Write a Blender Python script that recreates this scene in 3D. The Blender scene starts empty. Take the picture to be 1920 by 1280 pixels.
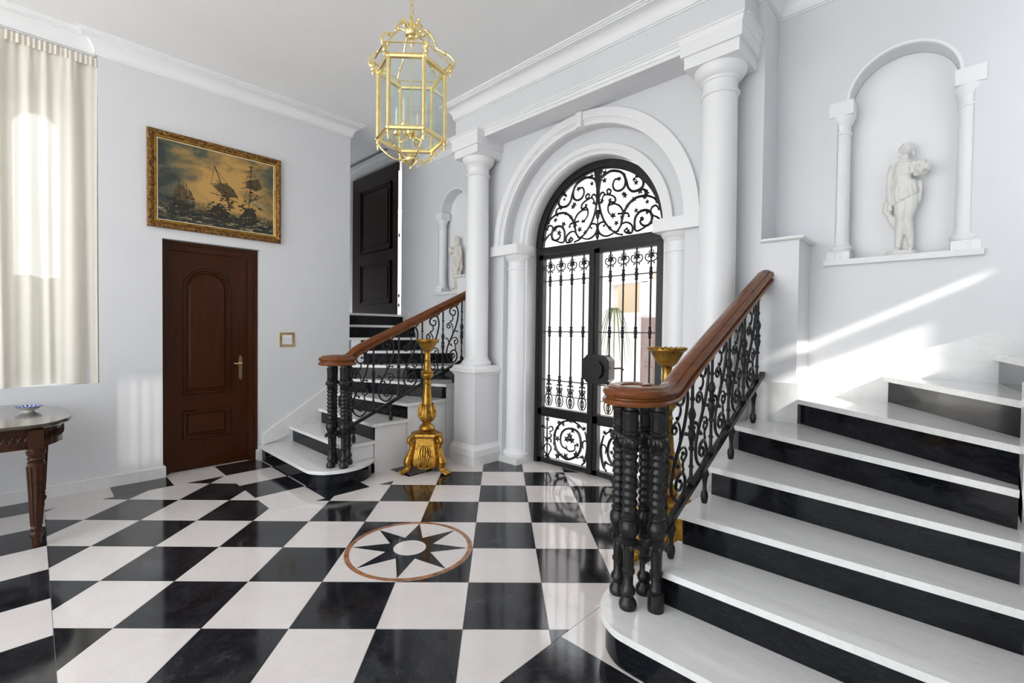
import bpy, math, random
from mathutils import Matrix, Vector
random.seed(7)
S = bpy.context.scene
COL = S.collection
PI = math.pi
R2 = math.sqrt(2)

# ------------------------------------------------------------------ camera
YAW, PITCH, ROLL = .0135, .0205, .0118
def cam_axes():
    gx = Vector((1, 1, 0)) / R2; gy = Vector((-1, 1, 0)) / R2; up = Vector((0, 0, 1))
    fwd = gx * math.sin(YAW) + gy * math.cos(YAW); rt = gx * math.cos(YAW) - gy * math.sin(YAW)
    f2 = fwd * math.cos(PITCH) - up * math.sin(PITCH); u2 = up * math.cos(PITCH) + fwd * math.sin(PITCH)
    return rt * math.cos(ROLL) + u2 * math.sin(ROLL), u2 * math.cos(ROLL) - rt * math.sin(ROLL), f2
cr, cu, cf = cam_axes()
cd = bpy.data.cameras.new('camera'); cam = bpy.data.objects.new('camera', cd); COL.objects.link(cam)
cd.sensor_width = 36; cd.lens = 868.5 / 1920 * 36
cd.shift_x = 10.5 / 1920; cd.shift_y = -1.5 / 1920
cd.clip_start = .02; cd.clip_end = 200
cam.matrix_world = Matrix(((cr.x, cu.x, -cf.x, 0), (cr.y, cu.y, -cf.y, 0), (cr.z, cu.z, -cf.z, 1.38), (0, 0, 0, 1)))
S.camera = cam

# ------------------------------------------------------------------ world, sun, exposure
w = bpy.data.worlds.new('sky'); S.world = w; w.use_nodes = True
bg = w.node_tree.nodes['Background']
bg.inputs[0].default_value = (.90, .95, 1.0, 1); bg.inputs[1].default_value = 2.4
sl = bpy.data.lights.new('sun', 'SUN'); sl.energy = 7.0; sl.angle = math.radians(1.3); sl.color = (1, .96, .9)
sun = bpy.data.objects.new('sun', sl); COL.objects.link(sun)
sun.rotation_euler = Vector((-1, .30, -.515)).to_track_quat('-Z', 'Y').to_euler()
vs = S.view_settings
vs.view_transform = 'Standard'; vs.look = 'None'; vs.exposure = 0.72; vs.gamma = 1.0
vs.use_curve_mapping = False

# ------------------------------------------------------------------ materials
MATS = {}
def new_mat(name):
    m = bpy.data.materials.new(name); m.use_nodes = True
    nt = m.node_tree; b = nt.nodes['Principled BSDF']; MATS[name] = m
    return m, nt, b
def N(nt, t, **k):
    n = nt.nodes.new(t)
    for a, v in k.items():
        if a.startswith('i_'):
            n.inputs[a[2:].replace('_', ' ')].default_value = v
        else: setattr(n, a, v)
    return n
def ramp(nt, stops):
    r = nt.nodes.new('ShaderNodeValToRGB'); e = r.color_ramp.elements
    while len(e) > 1: e.remove(e[-1])
    e[0].position = stops[0][0]; e[0].color = (*stops[0][1], 1)
    for p, c in stops[1:]:
        x = e.new(p); x.color = (*c, 1)
    return r
def coords(nt, scale=(1, 1, 1), rnd=False):
    tc = nt.nodes.new('ShaderNodeTexCoord'); mp = nt.nodes.new('ShaderNodeMapping')
    mp.inputs['Scale'].default_value = scale
    nt.links.new(tc.outputs['Object'], mp.inputs[0])
    if rnd:
        oi = nt.nodes.new('ShaderNodeObjectInfo'); mu = nt.nodes.new('ShaderNodeVectorMath'); mu.operation = 'SCALE'
        co = nt.nodes.new('ShaderNodeCombineXYZ')
        for i in range(3): nt.links.new(oi.outputs['Random'], co.inputs[i])
        mu.inputs['Scale'].default_value = 37.0
        nt.links.new(co.outputs[0], mu.inputs[0]); nt.links.new(mu.outputs[0], mp.inputs['Location'])
    return mp
def noise(nt, mp, scale, detail=4, rough=.55, dist=0):
    n = N(nt, 'ShaderNodeTexNoise'); n.inputs['Scale'].default_value = scale; n.inputs['Detail'].default_value = detail
    n.inputs['Roughness'].default_value = rough; n.inputs['Distortion'].default_value = dist
    nt.links.new(mp.outputs[0], n.inputs['Vector']); return n
def plain(name, col, rough=.5, metal=0, spec=None, nscale=None, namp=.12, bump=0, coat=0):
    m, nt, b = new_mat(name)
    b.inputs['Base Color'].default_value = (*col, 1); b.inputs['Roughness'].default_value = rough; b.inputs['Metallic'].default_value = metal
    if spec is not None: b.inputs['Specular IOR Level'].default_value = spec
    if coat: b.inputs['Coat Weight'].default_value = coat; b.inputs['Coat Roughness'].default_value = .06
    mp = coords(nt); n = noise(nt, mp, nscale or 8)
    lo = tuple(c * (1 - namp) for c in col); hi = tuple(min(1, c * (1 + namp)) for c in col)
    r = ramp(nt, [(.3, lo), (.7, hi)]); nt.links.new(n.outputs['Fac'], r.inputs[0]); nt.links.new(r.outputs[0], b.inputs['Base Color'])
    if bump:
        bp = N(nt, 'ShaderNodeBump'); bp.inputs['Strength'].default_value = bump; bp.inputs['Distance'].default_value = .01
        nt.links.new(n.outputs['Fac'], bp.inputs['Height']); nt.links.new(bp.outputs[0], b.inputs['Normal'])
    return m
plain('wall_paint', (.745, .748, .760), .36, nscale=3, namp=.012)
plain('trim_paint', (.88, .88, .885), .34, nscale=3, namp=.01)
plain('ceiling_paint', (.89, .89, .885), .6, nscale=2, namp=.012)
plain('grout', (.62, .58, .52), .7, nscale=20)
plain('iron', (.019, .0185, .0185), .30, metal=.4, nscale=70, namp=.35, bump=.2)
plain('gold_polished', (.95, .76, .38), .2, metal=1, nscale=30, namp=.1)
plain('brass', (.86, .66, .32), .2, metal=1, nscale=30, namp=.1)
plain('statue_stone', (.80, .78, .74), .55, nscale=14, namp=.06, bump=.1)
plain('statue_stone_aged', (.74, .69, .62), .55, nscale=14, namp=.10, bump=.1)
plain('white_plastic', (.82, .82, .82), .3, nscale=5, namp=.02)
plain('candle', (.86, .82, .70), .4, nscale=9, namp=.04)
plain('courtyard_plaster', (.80, .76, .75), .8, nscale=2, namp=.04)
plain('courtyard_peach', (.84, .74, .58), .8, nscale=2, namp=.05)
plain('courtyard_stone', (.80, .78, .77), .7, nscale=3, namp=.08)
plain('courtyard_brown', (.26, .20, .18), .6, nscale=6, namp=.2)
plain('plant_leaf', (.13, .17, .07), .5, nscale=6, namp=.3)
plain('hedge_leaf', (.10, .15, .06), .7, nscale=14, namp=.5, bump=.6)
plain('porcelain', (.82, .80, .74), .15, nscale=5, namp=.02)
plain('porcelain_blue', (.05, .12, .42), .15, nscale=40, namp=.5)
plain('rust_marble', (.36, .17, .09), .1, nscale=18, namp=.45)
plain('rod_metal', (.30, .24, .16), .35, metal=.8)

def marble(name, stops, veins, rough, scale=3.0, stretch=(1, 1, 1), rnd=True, vein_amt=.35):
    m, nt, b = new_mat(name)
    mp = coords(nt, stretch, rnd)
    n = noise(nt, mp, scale, 8, .6, .6); r = ramp(nt, stops); nt.links.new(n.outputs['Fac'], r.inputs[0])
    n2 = noise(nt, mp, scale * 1.7, 6, .55, 1.6)
    r2 = ramp(nt, [(.46, (0, 0, 0)), (.5, (1, 1, 1)), (.54, (0, 0, 0))]); nt.links.new(n2.outputs['Fac'], r2.inputs[0])
    mu = N(nt, 'ShaderNodeMath', operation='MULTIPLY'); mu.inputs[1].default_value = vein_amt; nt.links.new(r2.outputs[0], mu.inputs[0])
    mx = N(nt, 'ShaderNodeMix', data_type='RGBA'); nt.links.new(mu.outputs[0], mx.inputs['Factor'])
    nt.links.new(r.outputs[0], mx.inputs[6]); mx.inputs[7].default_value = (*veins, 1)
    nt.links.new(mx.outputs[2], b.inputs['Base Color'])
    n3 = noise(nt, mp, 9, 5); mr = N(nt, 'ShaderNodeMapRange'); mr.inputs['To Min'].default_value = rough * .6; mr.inputs['To Max'].default_value = rough * 1.5
    nt.links.new(n3.outputs['Fac'], mr.inputs['Value']); nt.links.new(mr.outputs[0], b.inputs['Roughness'])
    return m
marble('marble_white', [(.25, (.74, .69, .67)), (.75, (.83, .785, .765))], (.62, .58, .55), .07, 2.2, (1, 1, 1), True, .16)
marble('marble_black', [(.33, (.006, .0065, .008)), (.55, (.016, .017, .021)), (.75, (.042, .045, .055))], (.12, .125, .14), .09, 5.0, (1, 1, 1), True, .12)
marble('marble_tread', [(.25, (.80, .795, .78)), (.75, (.90, .895, .885))], (.64, .63, .61), .14, 2.5, (1.0, 6, 1), True, .25)
mr_ = marble('marble_riser', [(.35, (.003, .0034, .0045)), (.65, (.008, .009, .013)), (.9, (.02, .023, .03))], (.06, .065, .075), .09, 4.0, (1, 1, 3), True, .12)
mr_.node_tree.nodes['Principled BSDF'].inputs['Specular IOR Level'].default_value = .22
marble('marble_skirt', [(.25, (.74, .73, .72)), (.75, (.84, .83, .82))], (.62, .6, .57), .16, 1.6, (1, 1, 1), True, .2)

def wood(name, dark, light, rough, scale=(14, 14, 1.2), coat=.3, spec=.5):
    m, nt, b = new_mat(name)
    mp = coords(nt, scale, True); n = noise(nt, mp, 1.6, 6, .6, 1.2)
    r = ramp(nt, [(.3, dark), (.55, light), (.75, dark)]); nt.links.new(n.outputs['Fac'], r.inputs[0]); nt.links.new(r.outputs[0], b.inputs['Base Color'])
    b.inputs['Roughness'].default_value = rough; b.inputs['Coat Weight'].default_value = coat; b.inputs['Coat Roughness'].default_value = .12
    b.inputs['Specular IOR Level'].default_value = spec
    bp = N(nt, 'ShaderNodeBump'); bp.inputs['Strength'].default_value = .06; nt.links.new(n.outputs['Fac'], bp.inputs['Height']); nt.links.new(bp.outputs[0], b.inputs['Normal'])
wood('door_wood', (.026, .0062, .0012), (.052, .0125, .0025), .30, coat=.06, spec=.22)
wood('dark_door_wood', (.012, .0035, .0018), (.022, .006, .003), .24, coat=0, spec=.25)
wood('rail_wood', (.10, .025, .005), (.185, .056, .012), .26, (10, 2, 10), .1, .28)
wood('table_wood', (.024, .0065, .0024), (.048, .0145, .005), .22, (3, 9, 9), 0, .28)
wood('table_top_wood', (.035, .022, .014), (.055, .034, .02), .16, (9, 2, 9), .7)

def antique_gold():
    m, nt, b = new_mat('gold_antique'); mp = coords(nt); n = noise(nt, mp, 26, 4, .5)
    r = ramp(nt, [(.30, (.16, .075, .014)), (.45, (.42, .22, .035)), (.75, (.56, .32, .065))]); nt.links.new(n.outputs['Fac'], r.inputs[0])
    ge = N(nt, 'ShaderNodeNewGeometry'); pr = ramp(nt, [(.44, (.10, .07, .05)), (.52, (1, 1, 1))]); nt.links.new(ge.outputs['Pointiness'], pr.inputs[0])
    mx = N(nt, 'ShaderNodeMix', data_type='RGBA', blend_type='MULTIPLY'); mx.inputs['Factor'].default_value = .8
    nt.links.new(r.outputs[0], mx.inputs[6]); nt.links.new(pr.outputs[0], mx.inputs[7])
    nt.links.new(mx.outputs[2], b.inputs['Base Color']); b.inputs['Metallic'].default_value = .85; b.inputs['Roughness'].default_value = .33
    bp = N(nt, 'ShaderNodeBump'); bp.inputs['Strength'].default_value = .25; bp.inputs['Distance'].default_value = .004
    nt.links.new(n.outputs['Fac'], bp.inputs['Height']); nt.links.new(bp.outputs[0], b.inputs['Normal'])
    m, nt, b = new_mat('gold_frame'); mp = coords(nt); n = noise(nt, mp, 38, 5, .6)
    r = ramp(nt, [(.35, (.045, .018, .006)), (.52, (.22, .10, .02)), (.75, (.50, .29, .07))]); nt.links.new(n.outputs['Fac'], r.inputs[0])
    nt.links.new(r.outputs[0], b.inputs['Base Color']); b.inputs['Metallic'].default_value = .5; b.inputs['Roughness'].default_value = .45
    bp = N(nt, 'ShaderNodeBump'); bp.inputs['Strength'].default_value = .8; bp.inputs['Distance'].default_value = .01
    nt.links.new(n.outputs['Fac'], bp.inputs['Height']); nt.links.new(bp.outputs[0], b.inputs['Normal'])
antique_gold()

def glass(name, tint, gl=.12, rough=.02, milk=0):
    m, nt, b = new_mat(name); nt.nodes.remove(b); out = nt.nodes['Material Output']
    tr = N(nt, 'ShaderNodeBsdfTransparent'); tr.inputs[0].default_value = (*tint, 1)
    g = N(nt, 'ShaderNodeBsdfGlossy'); g.inputs['Roughness'].default_value = rough
    fc = N(nt, 'ShaderNodeLayerWeight'); fc.inputs[0].default_value = .5
    fr = N(nt, 'ShaderNodeMath', operation='POWER'); fr.inputs[1].default_value = 5.0; nt.links.new(fc.outputs['Facing'], fr.inputs[0])
    ad = N(nt, 'ShaderNodeMath', operation='MULTIPLY_ADD'); ad.inputs[1].default_value = .8; ad.inputs[2].default_value = gl; ad.use_clamp = True
    nt.links.new(fr.outputs[0], ad.inputs[0]); mx = N(nt, 'ShaderNodeMixShader')
    nt.links.new(ad.outputs[0], mx.inputs[0]); nt.links.new(tr.outputs[0], mx.inputs[1]); nt.links.new(g.outputs[0], mx.inputs[2])
    last = mx
    if milk:
        df = N(nt, 'ShaderNodeBsdfTranslucent'); df.inputs[0].default_value = (.95, .97, 1, 1)
        m2 = N(nt, 'ShaderNodeMixShader'); m2.inputs[0].default_value = milk
        nt.links.new(mx.outputs[0], m2.inputs[1]); nt.links.new(df.outputs[0], m2.inputs[2]); last = m2
    nt.links.new(last.outputs[0], out.inputs['Surface'])
glass('lantern_glass', (.95, .985, .98), .09)
glass('window_glass', (.97, .98, .98), .03)

def sheer():
    m, nt, b = new_mat('sheer_fabric'); nt.nodes.remove(b); out = nt.nodes['Material Output']
    mp = coords(nt, (1, 1, .03)); n = noise(nt, mp, 26, 2)
    d = N(nt, 'ShaderNodeBsdfDiffuse'); d.inputs[0].default_value = (.92, .87, .78, 1)
    t = N(nt, 'ShaderNodeBsdfTranslucent'); t.inputs[0].default_value = (.90, .84, .72, 1)
    tr = N(nt, 'ShaderNodeBsdfTransparent'); tr.inputs[0].default_value = (1, .98, .93, 1)
    a = N(nt, 'ShaderNodeMixShader'); a.inputs[0].default_value = .13
    nt.links.new(d.outputs[0], a.inputs[1]); nt.links.new(t.outputs[0], a.inputs[2])
    mr = N(nt, 'ShaderNodeMapRange'); mr.inputs['To Min'].default_value = .03; mr.inputs['To Max'].default_value = .15
    nt.links.new(n.outputs['Fac'], mr.inputs['Value'])
    c = N(nt, 'ShaderNodeMixShader'); nt.links.new(mr.outputs[0], c.inputs[0])
    nt.links.new(a.outputs[0], c.inputs[1]); nt.links.new(tr.outputs[0], c.inputs[2]); nt.links.new(c.outputs[0], out.inputs['Surface'])
sheer()

def canvas():
    m, nt, b = new_mat('canvas_paint'); b.inputs['Roughness'].default_value = .45
    tc = N(nt, 'ShaderNodeTexCoord'); sp = N(nt, 'ShaderNodeSeparateXYZ'); nt.links.new(tc.outputs['Object'], sp.inputs[0])
    mp = coords(nt, (1, 1, 1.6)); n = noise(nt, mp, 4.2, 7, .55, .4)
    # warm glow around the middle of the painted sky
    ds = N(nt, 'ShaderNodeVectorMath', operation='DISTANCE'); ds.inputs[1].default_value = (-5.17, 1.40, 2.72); nt.links.new(tc.outputs['Object'], ds.inputs[0])
    mr = N(nt, 'ShaderNodeMapRange'); mr.inputs['From Min'].default_value = .05; mr.inputs['From Max'].default_value = .62; mr.inputs['To Min'].default_value = .34; mr.inputs['To Max'].default_value = -.16
    nt.links.new(ds.outputs['Value'], mr.inputs['Value'])
    ad = N(nt, 'ShaderNodeMath', operation='ADD'); nt.links.new(n.outputs['Fac'], ad.inputs[0]); nt.links.new(mr.outputs[0], ad.inputs[1])
    sky = ramp(nt, [(.33, (.035, .042, .034)), (.46, (.10, .10, .06)), (.56, (.26, .17, .06)), (.74, (.52, .30, .085))]); nt.links.new(ad.outputs[0], sky.inputs[0])
    mp2 = coords(nt, (1, 1, 3.2)); n2 = noise(nt, mp2, 9, 6, .6, 1.2)
    sea = ramp(nt, [(.38, (.007, .011, .012)), (.52, (.025, .03, .022)), (.58, (.16, .13, .065)), (.7, (.46, .36, .19))]); nt.links.new(n2.outputs['Fac'], sea.inputs[0])
    zz = N(nt, 'ShaderNodeMath', operation='MULTIPLY_ADD'); zz.inputs[1].default_value = .12; nt.links.new(n.outputs['Fac'], zz.inputs[0]); nt.links.new(sp.outputs[2], zz.inputs[2])
    mz = N(nt, 'ShaderNodeMapRange'); mz.inputs['From Min'].default_value = 2.52; mz.inputs['From Max'].default_value = 2.60; nt.links.new(zz.outputs[0], mz.inputs['Value'])
    mx = N(nt, 'ShaderNodeMix', data_type='RGBA'); nt.links.new(mz.outputs[0], mx.inputs['Factor']); nt.links.new(sea.outputs[0], mx.inputs[6]); nt.links.new(sky.outputs[0], mx.inputs[7])
    nt.links.new(mx.outputs[2], b.inputs['Base Color'])
canvas()
plain('ship_dark', (.022, .017, .008), .5, nscale=30, namp=.5)
plain('ship_sail', (.085, .058, .02), .5, nscale=30, namp=.4)
plain('ship_flag', (.34, .27, .14), .5, nscale=30, namp=.3)
plain('liner_cream', (.72, .58, .34), .5, nscale=20)

# ------------------------------------------------------------------ mesh helpers
class MB:
    def __init__(s): s.v = []; s.f = []
    def add(s, v, f):
        o = len(s.v); s.v += [tuple(p) for p in v]; s.f += [tuple(i + o for i in q) for q in f]; return s
    def box(s, x0, x1, y0, y1, z0, z1):
        v = [(x, y, z) for z in (z0, z1) for y in (y0, y1) for x in (x0, x1)]
        return s.add(v, [(0, 2, 3, 1), (4, 5, 7, 6), (0, 1, 5, 4), (2, 6, 7, 3), (0, 4, 6, 2), (1, 3, 7, 5)])
    def _pr(s, poly, a, b, fn):
        n = len(poly); v = [fn(p, a) for p in poly] + [fn(p, b) for p in poly]
        f = [tuple(range(n))[::-1], tuple(range(n, 2 * n))] + [(i, (i + 1) % n, n + (i + 1) % n, n + i) for i in range(n)]
        return s.add(v, f)
    def prism(s, poly, z0, z1): return s._pr(poly, z0, z1, lambda p, c: (p[0], p[1], c))
    def prism_y(s, poly, y0, y1): return s._pr(poly, y0, y1, lambda p, c: (p[0], c, p[1]))
    def prism_x(s, poly, x0, x1): return s._pr(poly, x0, x1, lambda p, c: (c, p[0], p[1]))
    def lathe(s, prof, c=(0, 0, 0), n=16, flute=0, fl_amp=0, half=False):
        m = len(prof); v = []
        for (r, z) in prof:
            for i in range(n):
                a = 2 * PI * i / n
                rr = r * (1 + (fl_amp * math.cos(flute * a) if flute else 0))
                v.append((c[0] + rr * math.cos(a), c[1] + rr * math.sin(a), c[2] + z))
        f = []
        for j in range(m - 1):
            for i in range(n):
                k = (i + 1) % n; f.append((j * n + i, j * n + k, (j + 1) * n + k, (j + 1) * n + i))
        f.append(tuple(range(n))[::-1]); f.append(tuple((m - 1) * n + i for i in range(n)))
        return s.add(v, f)
    def tube(s, pts, r, n=6, closed=False, flat=None):
        P = [Vector(p) for p in pts]; m = len(P)
        rr = r if isinstance(r, (list, tuple)) else [r] * m
        v = []; prev = None
        for i, p in enumerate(P):
            if closed: t = P[(i + 1) % m] - P[i - 1]
            else: t = P[min(i + 1, m - 1)] - P[max(i - 1, 0)]
            if t.length < 1e-9: t = Vector((0, 0, 1))
            t.normalize()
            if prev is None:
                a = Vector((0, 0, 1)) if abs(t.z) < .9 else Vector((1, 0, 0))
                if flat is not None: a = Vector(flat)
                u = (a - t * a.dot(t)).normalized()
            else:
                u = prev - t * prev.dot(t)
                u = u.normalized() if u.length > 1e-6 else t.orthogonal().normalized()
            prev = u; w_ = t.cross(u)
            for k in range(n):
                an = 2 * PI * k / n
                v.append(p + u * (math.cos(an) * rr[i]) + w_ * (math.sin(an) * rr[i]))
        f = []
        for j in range(m if closed else m - 1):
            j2 = (j + 1) % m
            for k in range(n):
                k2 = (k + 1) % n; f.append((j * n + k, j * n + k2, j2 * n + k2, j2 * n + k))
        if not closed:
            f.append(tuple(range(n))[::-1]); f.append(tuple((m - 1) * n + k for k in range(n)))
        return s.add(v, f)
    def ball(s, c, r, n=8, m=6):
        rx, ry, rz = r if isinstance(r, (tuple, list)) else (r, r, r)
        v = [(c[0], c[1], c[2] - rz)]
        for j in range(1, m):
            t = -PI / 2 + PI * j / m
            for i in range(n):
                a = 2 * PI * i / n; v.append((c[0] + rx * math.cos(t) * math.cos(a), c[1] + ry * math.cos(t) * math.sin(a), c[2] + rz * math.sin(t)))
        v.append((c[0], c[1], c[2] + rz)); f = []
        for i in range(n):
            k = (i + 1) % n; f.append((0, 1 + k, 1 + i))
            for j in range(m - 2): f.append((1 + j * n + i, 1 + j * n + k, 1 + (j + 1) * n + k, 1 + (j + 1) * n + i))
            f.append((1 + (m - 2) * n + i, 1 + (m - 2) * n + k, len(v) - 1))
        return s.add(v, f)
    def arch(s, cx, cz, r0, r1, y0, y1, a0=0, a1=PI, n=40):
        v = []
        for i in range(n + 1):
            a = a0 + (a1 - a0) * i / n; c, q = math.cos(a), math.sin(a)
            v += [(cx + r0 * c, y0, cz + r0 * q), (cx + r1 * c, y0, cz + r1 * q), (cx + r1 * c, y1, cz + r1 * q), (cx + r0 * c, y1, cz + r0 * q)]
        f = []
        for i in range(n):
            o = 4 * i
            for k in range(4):
                k2 = (k + 1) % 4; f.append((o + k, o + k2, o + 4 + k2, o + 4 + k))
        f += [(0, 3, 2, 1), (4 * n, 4 * n + 1, 4 * n + 2, 4 * n + 3)]
        return s.add(v, f)
    def mold(s, path, prof, closed=False):
        # sweep a profile of (outward, z) along a plan path; outward is to the right of the walking direction
        n = len(path); m = len(prof); v = []
        for i in range(n):
            p = Vector(path[i])
            d1 = (p - Vector(path[i - 1])).normalized() if (closed or i > 0) else None
            d2 = (Vector(path[(i + 1) % n]) - p).normalized() if (closed or i < n - 1) else None
            if d1 is None: d1 = d2
            if d2 is None: d2 = d1
            n1 = Vector((d1.y, -d1.x)); n2 = Vector((d2.y, -d2.x))
            off = (n1 + n2) / max(.2, 1 + n1.dot(n2))
            for (o, z) in prof: v.append((p.x + off.x * o, p.y + off.y * o, z))
        f = []
        for i in range(n if closed else n - 1):
            j = (i + 1) % n
            for k in range(m):
                k2 = (k + 1) % m
                f.append((i * m + k, i * m + k2, j * m + k2, j * m + k))
        if not closed: f += [tuple(range(m)), tuple((n - 1) * m + k for k in range(m))[::-1]]
        return s.add(v, f)
    def mapv(s, fn, flip=False):
        s.v = [tuple(fn(*p)) for p in s.v]
        if flip: s.f = [q[::-1] for q in s.f]
        return s

def cat(pts, n=6, closed=False):
    # Catmull-Rom through points
    P = [Vector(p) for p in pts]; o = []; m = len(P)
    for i in range(m if closed else m - 1):
        p0 = P[i - 1] if (closed or i > 0) else P[0] * 2 - P[1]
        p1 = P[i]; p2 = P[(i + 1) % m]; p3 = P[(i + 2) % m] if (closed or i + 2 < m) else P[-1] * 2 - P[-2]
        for k in range(n):
            t = k / n
            o.append(.5 * ((2 * p1) + (p2 - p0) * t + (2 * p0 - 5 * p1 + 4 * p2 - p3) * t * t + (3 * p1 - p0 - 3 * p2 + p3) * t ** 3))
    if not closed: o.append(P[-1])
    return o

def obj(name, mb, mat, parent=None, smooth=0, local=False, kind=None, label=None):
    me = bpy.data.meshes.new(name); me.from_pydata(mb.v, [], mb.f); me.materials.append(MATS[mat]); me.update()
    if smooth:
        me.shade_smooth(); me.set_sharp_from_angle(angle=math.radians(smooth))
    o = bpy.data.objects.new(name, me); COL.objects.link(o)
    if parent is not None:
        o.parent = parent
        if not local and parent.type == 'EMPTY': o.matrix_parent_inverse = Matrix.Translation(-parent.location)
    if kind: o['kind'] = kind
    if label: o['label'] = label
    return o
def thing(name, label, cat_, loc=(0, 0, 0), group=None):
    o = bpy.data.objects.new(name, None); COL.objects.link(o); o.location = loc; o.empty_display_size = .1
    o['label'] = label; o['category'] = cat_
    if group: o['group'] = group
    return o
def tag(o, label, cat_, group=None):
    o['label'] = label; o['category'] = cat_
    if group: o['group'] = group
    return o
def struct(name, mb=None, mat=None, smooth=0, loc=(0, 0, 0), label=None):
    if mb is None:
        o = bpy.data.objects.new(name, None); COL.objects.link(o); o.location = loc; o.empty_display_size = .1
    else: o = obj(name, mb, mat, None, smooth)
    o['kind'] = 'structure'
    if label: o['label'] = label
    return o
def copy_tree(root, loc, label=None, rot=None):
    def cp(o, par):
        c = o.copy(); COL.objects.link(c)
        if par is not None: c.parent = par; c.matrix_parent_inverse = o.matrix_parent_inverse.copy()
        for ch in list(o.children): cp(ch, c)
        return c
    r = cp(root, None); r.location = loc
    if rot is not None: r.rotation_euler = rot
    if label: r['label'] = label
    return r
CX = -2.48                       # symmetry line of the arch wall
def mir(x): return 2 * CX - x

# ================================================================== STRUCTURE
WX, ZC = -5.20, 3.795            # left wall face, ceiling height
W1, W2, WN = 3.49, 3.61, 3.81    # arch wall faces and niche wall face
YE = 2.655                       # end of the side walls
XR = .24                         # right wall face
RS = .16                         # stair riser

# ---- floor: slab and marble tiles
floor = struct('floor', MB().box(-5.5, XR + .1, -3.8, 3.95, -.06, -.004), 'grout', label='black and white marble chequered floor')
def clip(poly, ax, v, keep_ge):
    out = []
    for i in range(len(poly)):
        a, b = poly[i], poly[(i + 1) % len(poly)]
        ia = (a[ax] >= v) if keep_ge else (a[ax] <= v); ib = (b[ax] >= v) if keep_ge else (b[ax] <= v)
        if ia: out.append(a)
        if ia != ib:
            t = (v - a[ax]) / (b[ax] - a[ax]); out.append((a[0] + (b[0] - a[0]) * t, a[1] + (b[1] - a[1]) * t))
    return out
def cliprect(poly, x0, x1, y0, y1):
    for ax, v, g in ((0, x0, True), (0, x1, False), (1, y0, True), (1, y1, False)):
        if len(poly) >= 3: poly = clip(poly, ax, v, g)
    return poly
def area(p): return abs(sum(p[i][0] * p[(i + 1) % len(p)][1] - p[(i + 1) % len(p)][0] * p[i][1] for i in range(len(p)))) / 2 if len(p) > 2 else 0
def ccw(p):
    s = sum(p[i][0] * p[(i + 1) % len(p)][1] - p[(i + 1) % len(p)][0] * p[i][1] for i in range(len(p)))
    return p if s > 0 else p[::-1]
def tile(polys, black):
    polys = [ccw(p) for p in polys if area(p) > 4e-4]
    if not polys: return
    mb = MB()
    for p in polys: mb.prism(p, -.014, random.uniform(-.0004, .0004))
    obj('tile', mb, 'marble_black' if black else 'marble_white', floor)
G = .0012
T = .4; GX, GY = -.158, 2.117
AX0, AY0, AP = -4.068, .063, .4015
XA, XB, YB = AX0 - 2 * AP, AX0 + AP, AY0 + 3 * AP       # edges of the turned field
XD = AX0 + 7 * AP
for i in range(-11, 6):
    for j in range(-5, 9):
        c = [(GX + T * i + G, GY + T * j + G), (GX + T * (i + 1) - G, GY + T * j + G), (GX + T * (i + 1) - G, GY + T * (j + 1) - G), (GX + T * i + G, GY + T * (j + 1) - G)]
        p = [((a - b) / R2, (a + b) / R2) for a, b in c]
        p = cliprect(p, XA + G, XD - G, AY0 + G, 3.86)
        if area(p) < 4e-4: continue
        notch = cliprect(p, -9, XB, YB, 9)
        if area(notch) > 1e-6: parts = [cliprect(p, XB + G, 9, -9, 9), cliprect(p, -9, XB + G, -9, YB - G)]
        else: parts = [p]
        tile(parts, (i + j) % 2 == 0)
def in_turned(m, n):
    xm, ym = AX0 + (m + .5) * AP, AY0 + (n + .5) * AP
    if ym < AY0 or xm < XA or xm > XD: return False
    return not (xm < XB and ym > YB)
for m in range(-3, 11):
    for n in range(-3, 9):
        if in_turned(m, n): continue
        p = [(AX0 + AP * m + G, AY0 + AP * n + G), (AX0 + AP * (m + 1) - G, AY0 + AP * n + G), (AX0 + AP * (m + 1) - G, AY0 + AP * (n + 1) - G), (AX0 + AP * m + G, AY0 + AP * (n + 1) - G)]
        xm, ym = AX0 + (m + .5) * AP, AY0 + (n + .5) * AP
        if ym > 2.1 and (xm < -4.3 or xm > -.9): continue        # under the stairs
        if ym > 3.2 and (xm < -3.7 or xm > -1.2): continue
        p = cliprect(p, -5.27, XR, -1.5, 3.86)
        tile([p], (m + n) % 2 == 0)
# compass medallion inlaid at a grid crossing
mcx, mcy = ((GX - T) - (GY + 2 * T)) / R2, ((GX - T) + (GY + 2 * T)) / R2
def mpt(r, a): return (mcx + r * math.cos(a - PI / 4 + PI / 2), mcy + r * math.sin(a - PI / 4 + PI / 2))
med = MB(); n = 72
ring = [mpt(.396, 2 * PI * i / n) for i in range(n)]
mo = obj('medallion_field', MB().prism(ccw(ring), -.002, .0009), 'marble_white', floor, label='white marble disc of the compass medallion')
rb = MB()
for i in range(24):
    a0, a1 = 2 * PI * i / 24, 2 * PI * (i + 1) / 24
    seg = [mpt(.396, a0), mpt(.396, (a0 + a1) / 2), mpt(.396, a1), mpt(.366, a1), mpt(.366, (a0 + a1) / 2), mpt(.366, a0)]
    rb.prism(ccw(seg), -.001, .0016)
obj('medallion_ring', rb, 'rust_marble', mo, label='thin rust-brown marble ring around the star')
for i in range(8):
    a = PI / 4 * i
    ta = [mpt(.366, a), mpt(.150, a + PI / 8), mpt(.06, a), mpt(.150, a - PI / 8)]
    obj('star_point', MB().prism(ccw(ta), -.001, .0016), 'marble_black', mo)
obj('star_hub', MB().prism(ccw([mpt(.15, PI / 8 + PI / 4 * i) for i in range(8)]), -.001, .0015), 'marble_black', mo)
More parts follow.
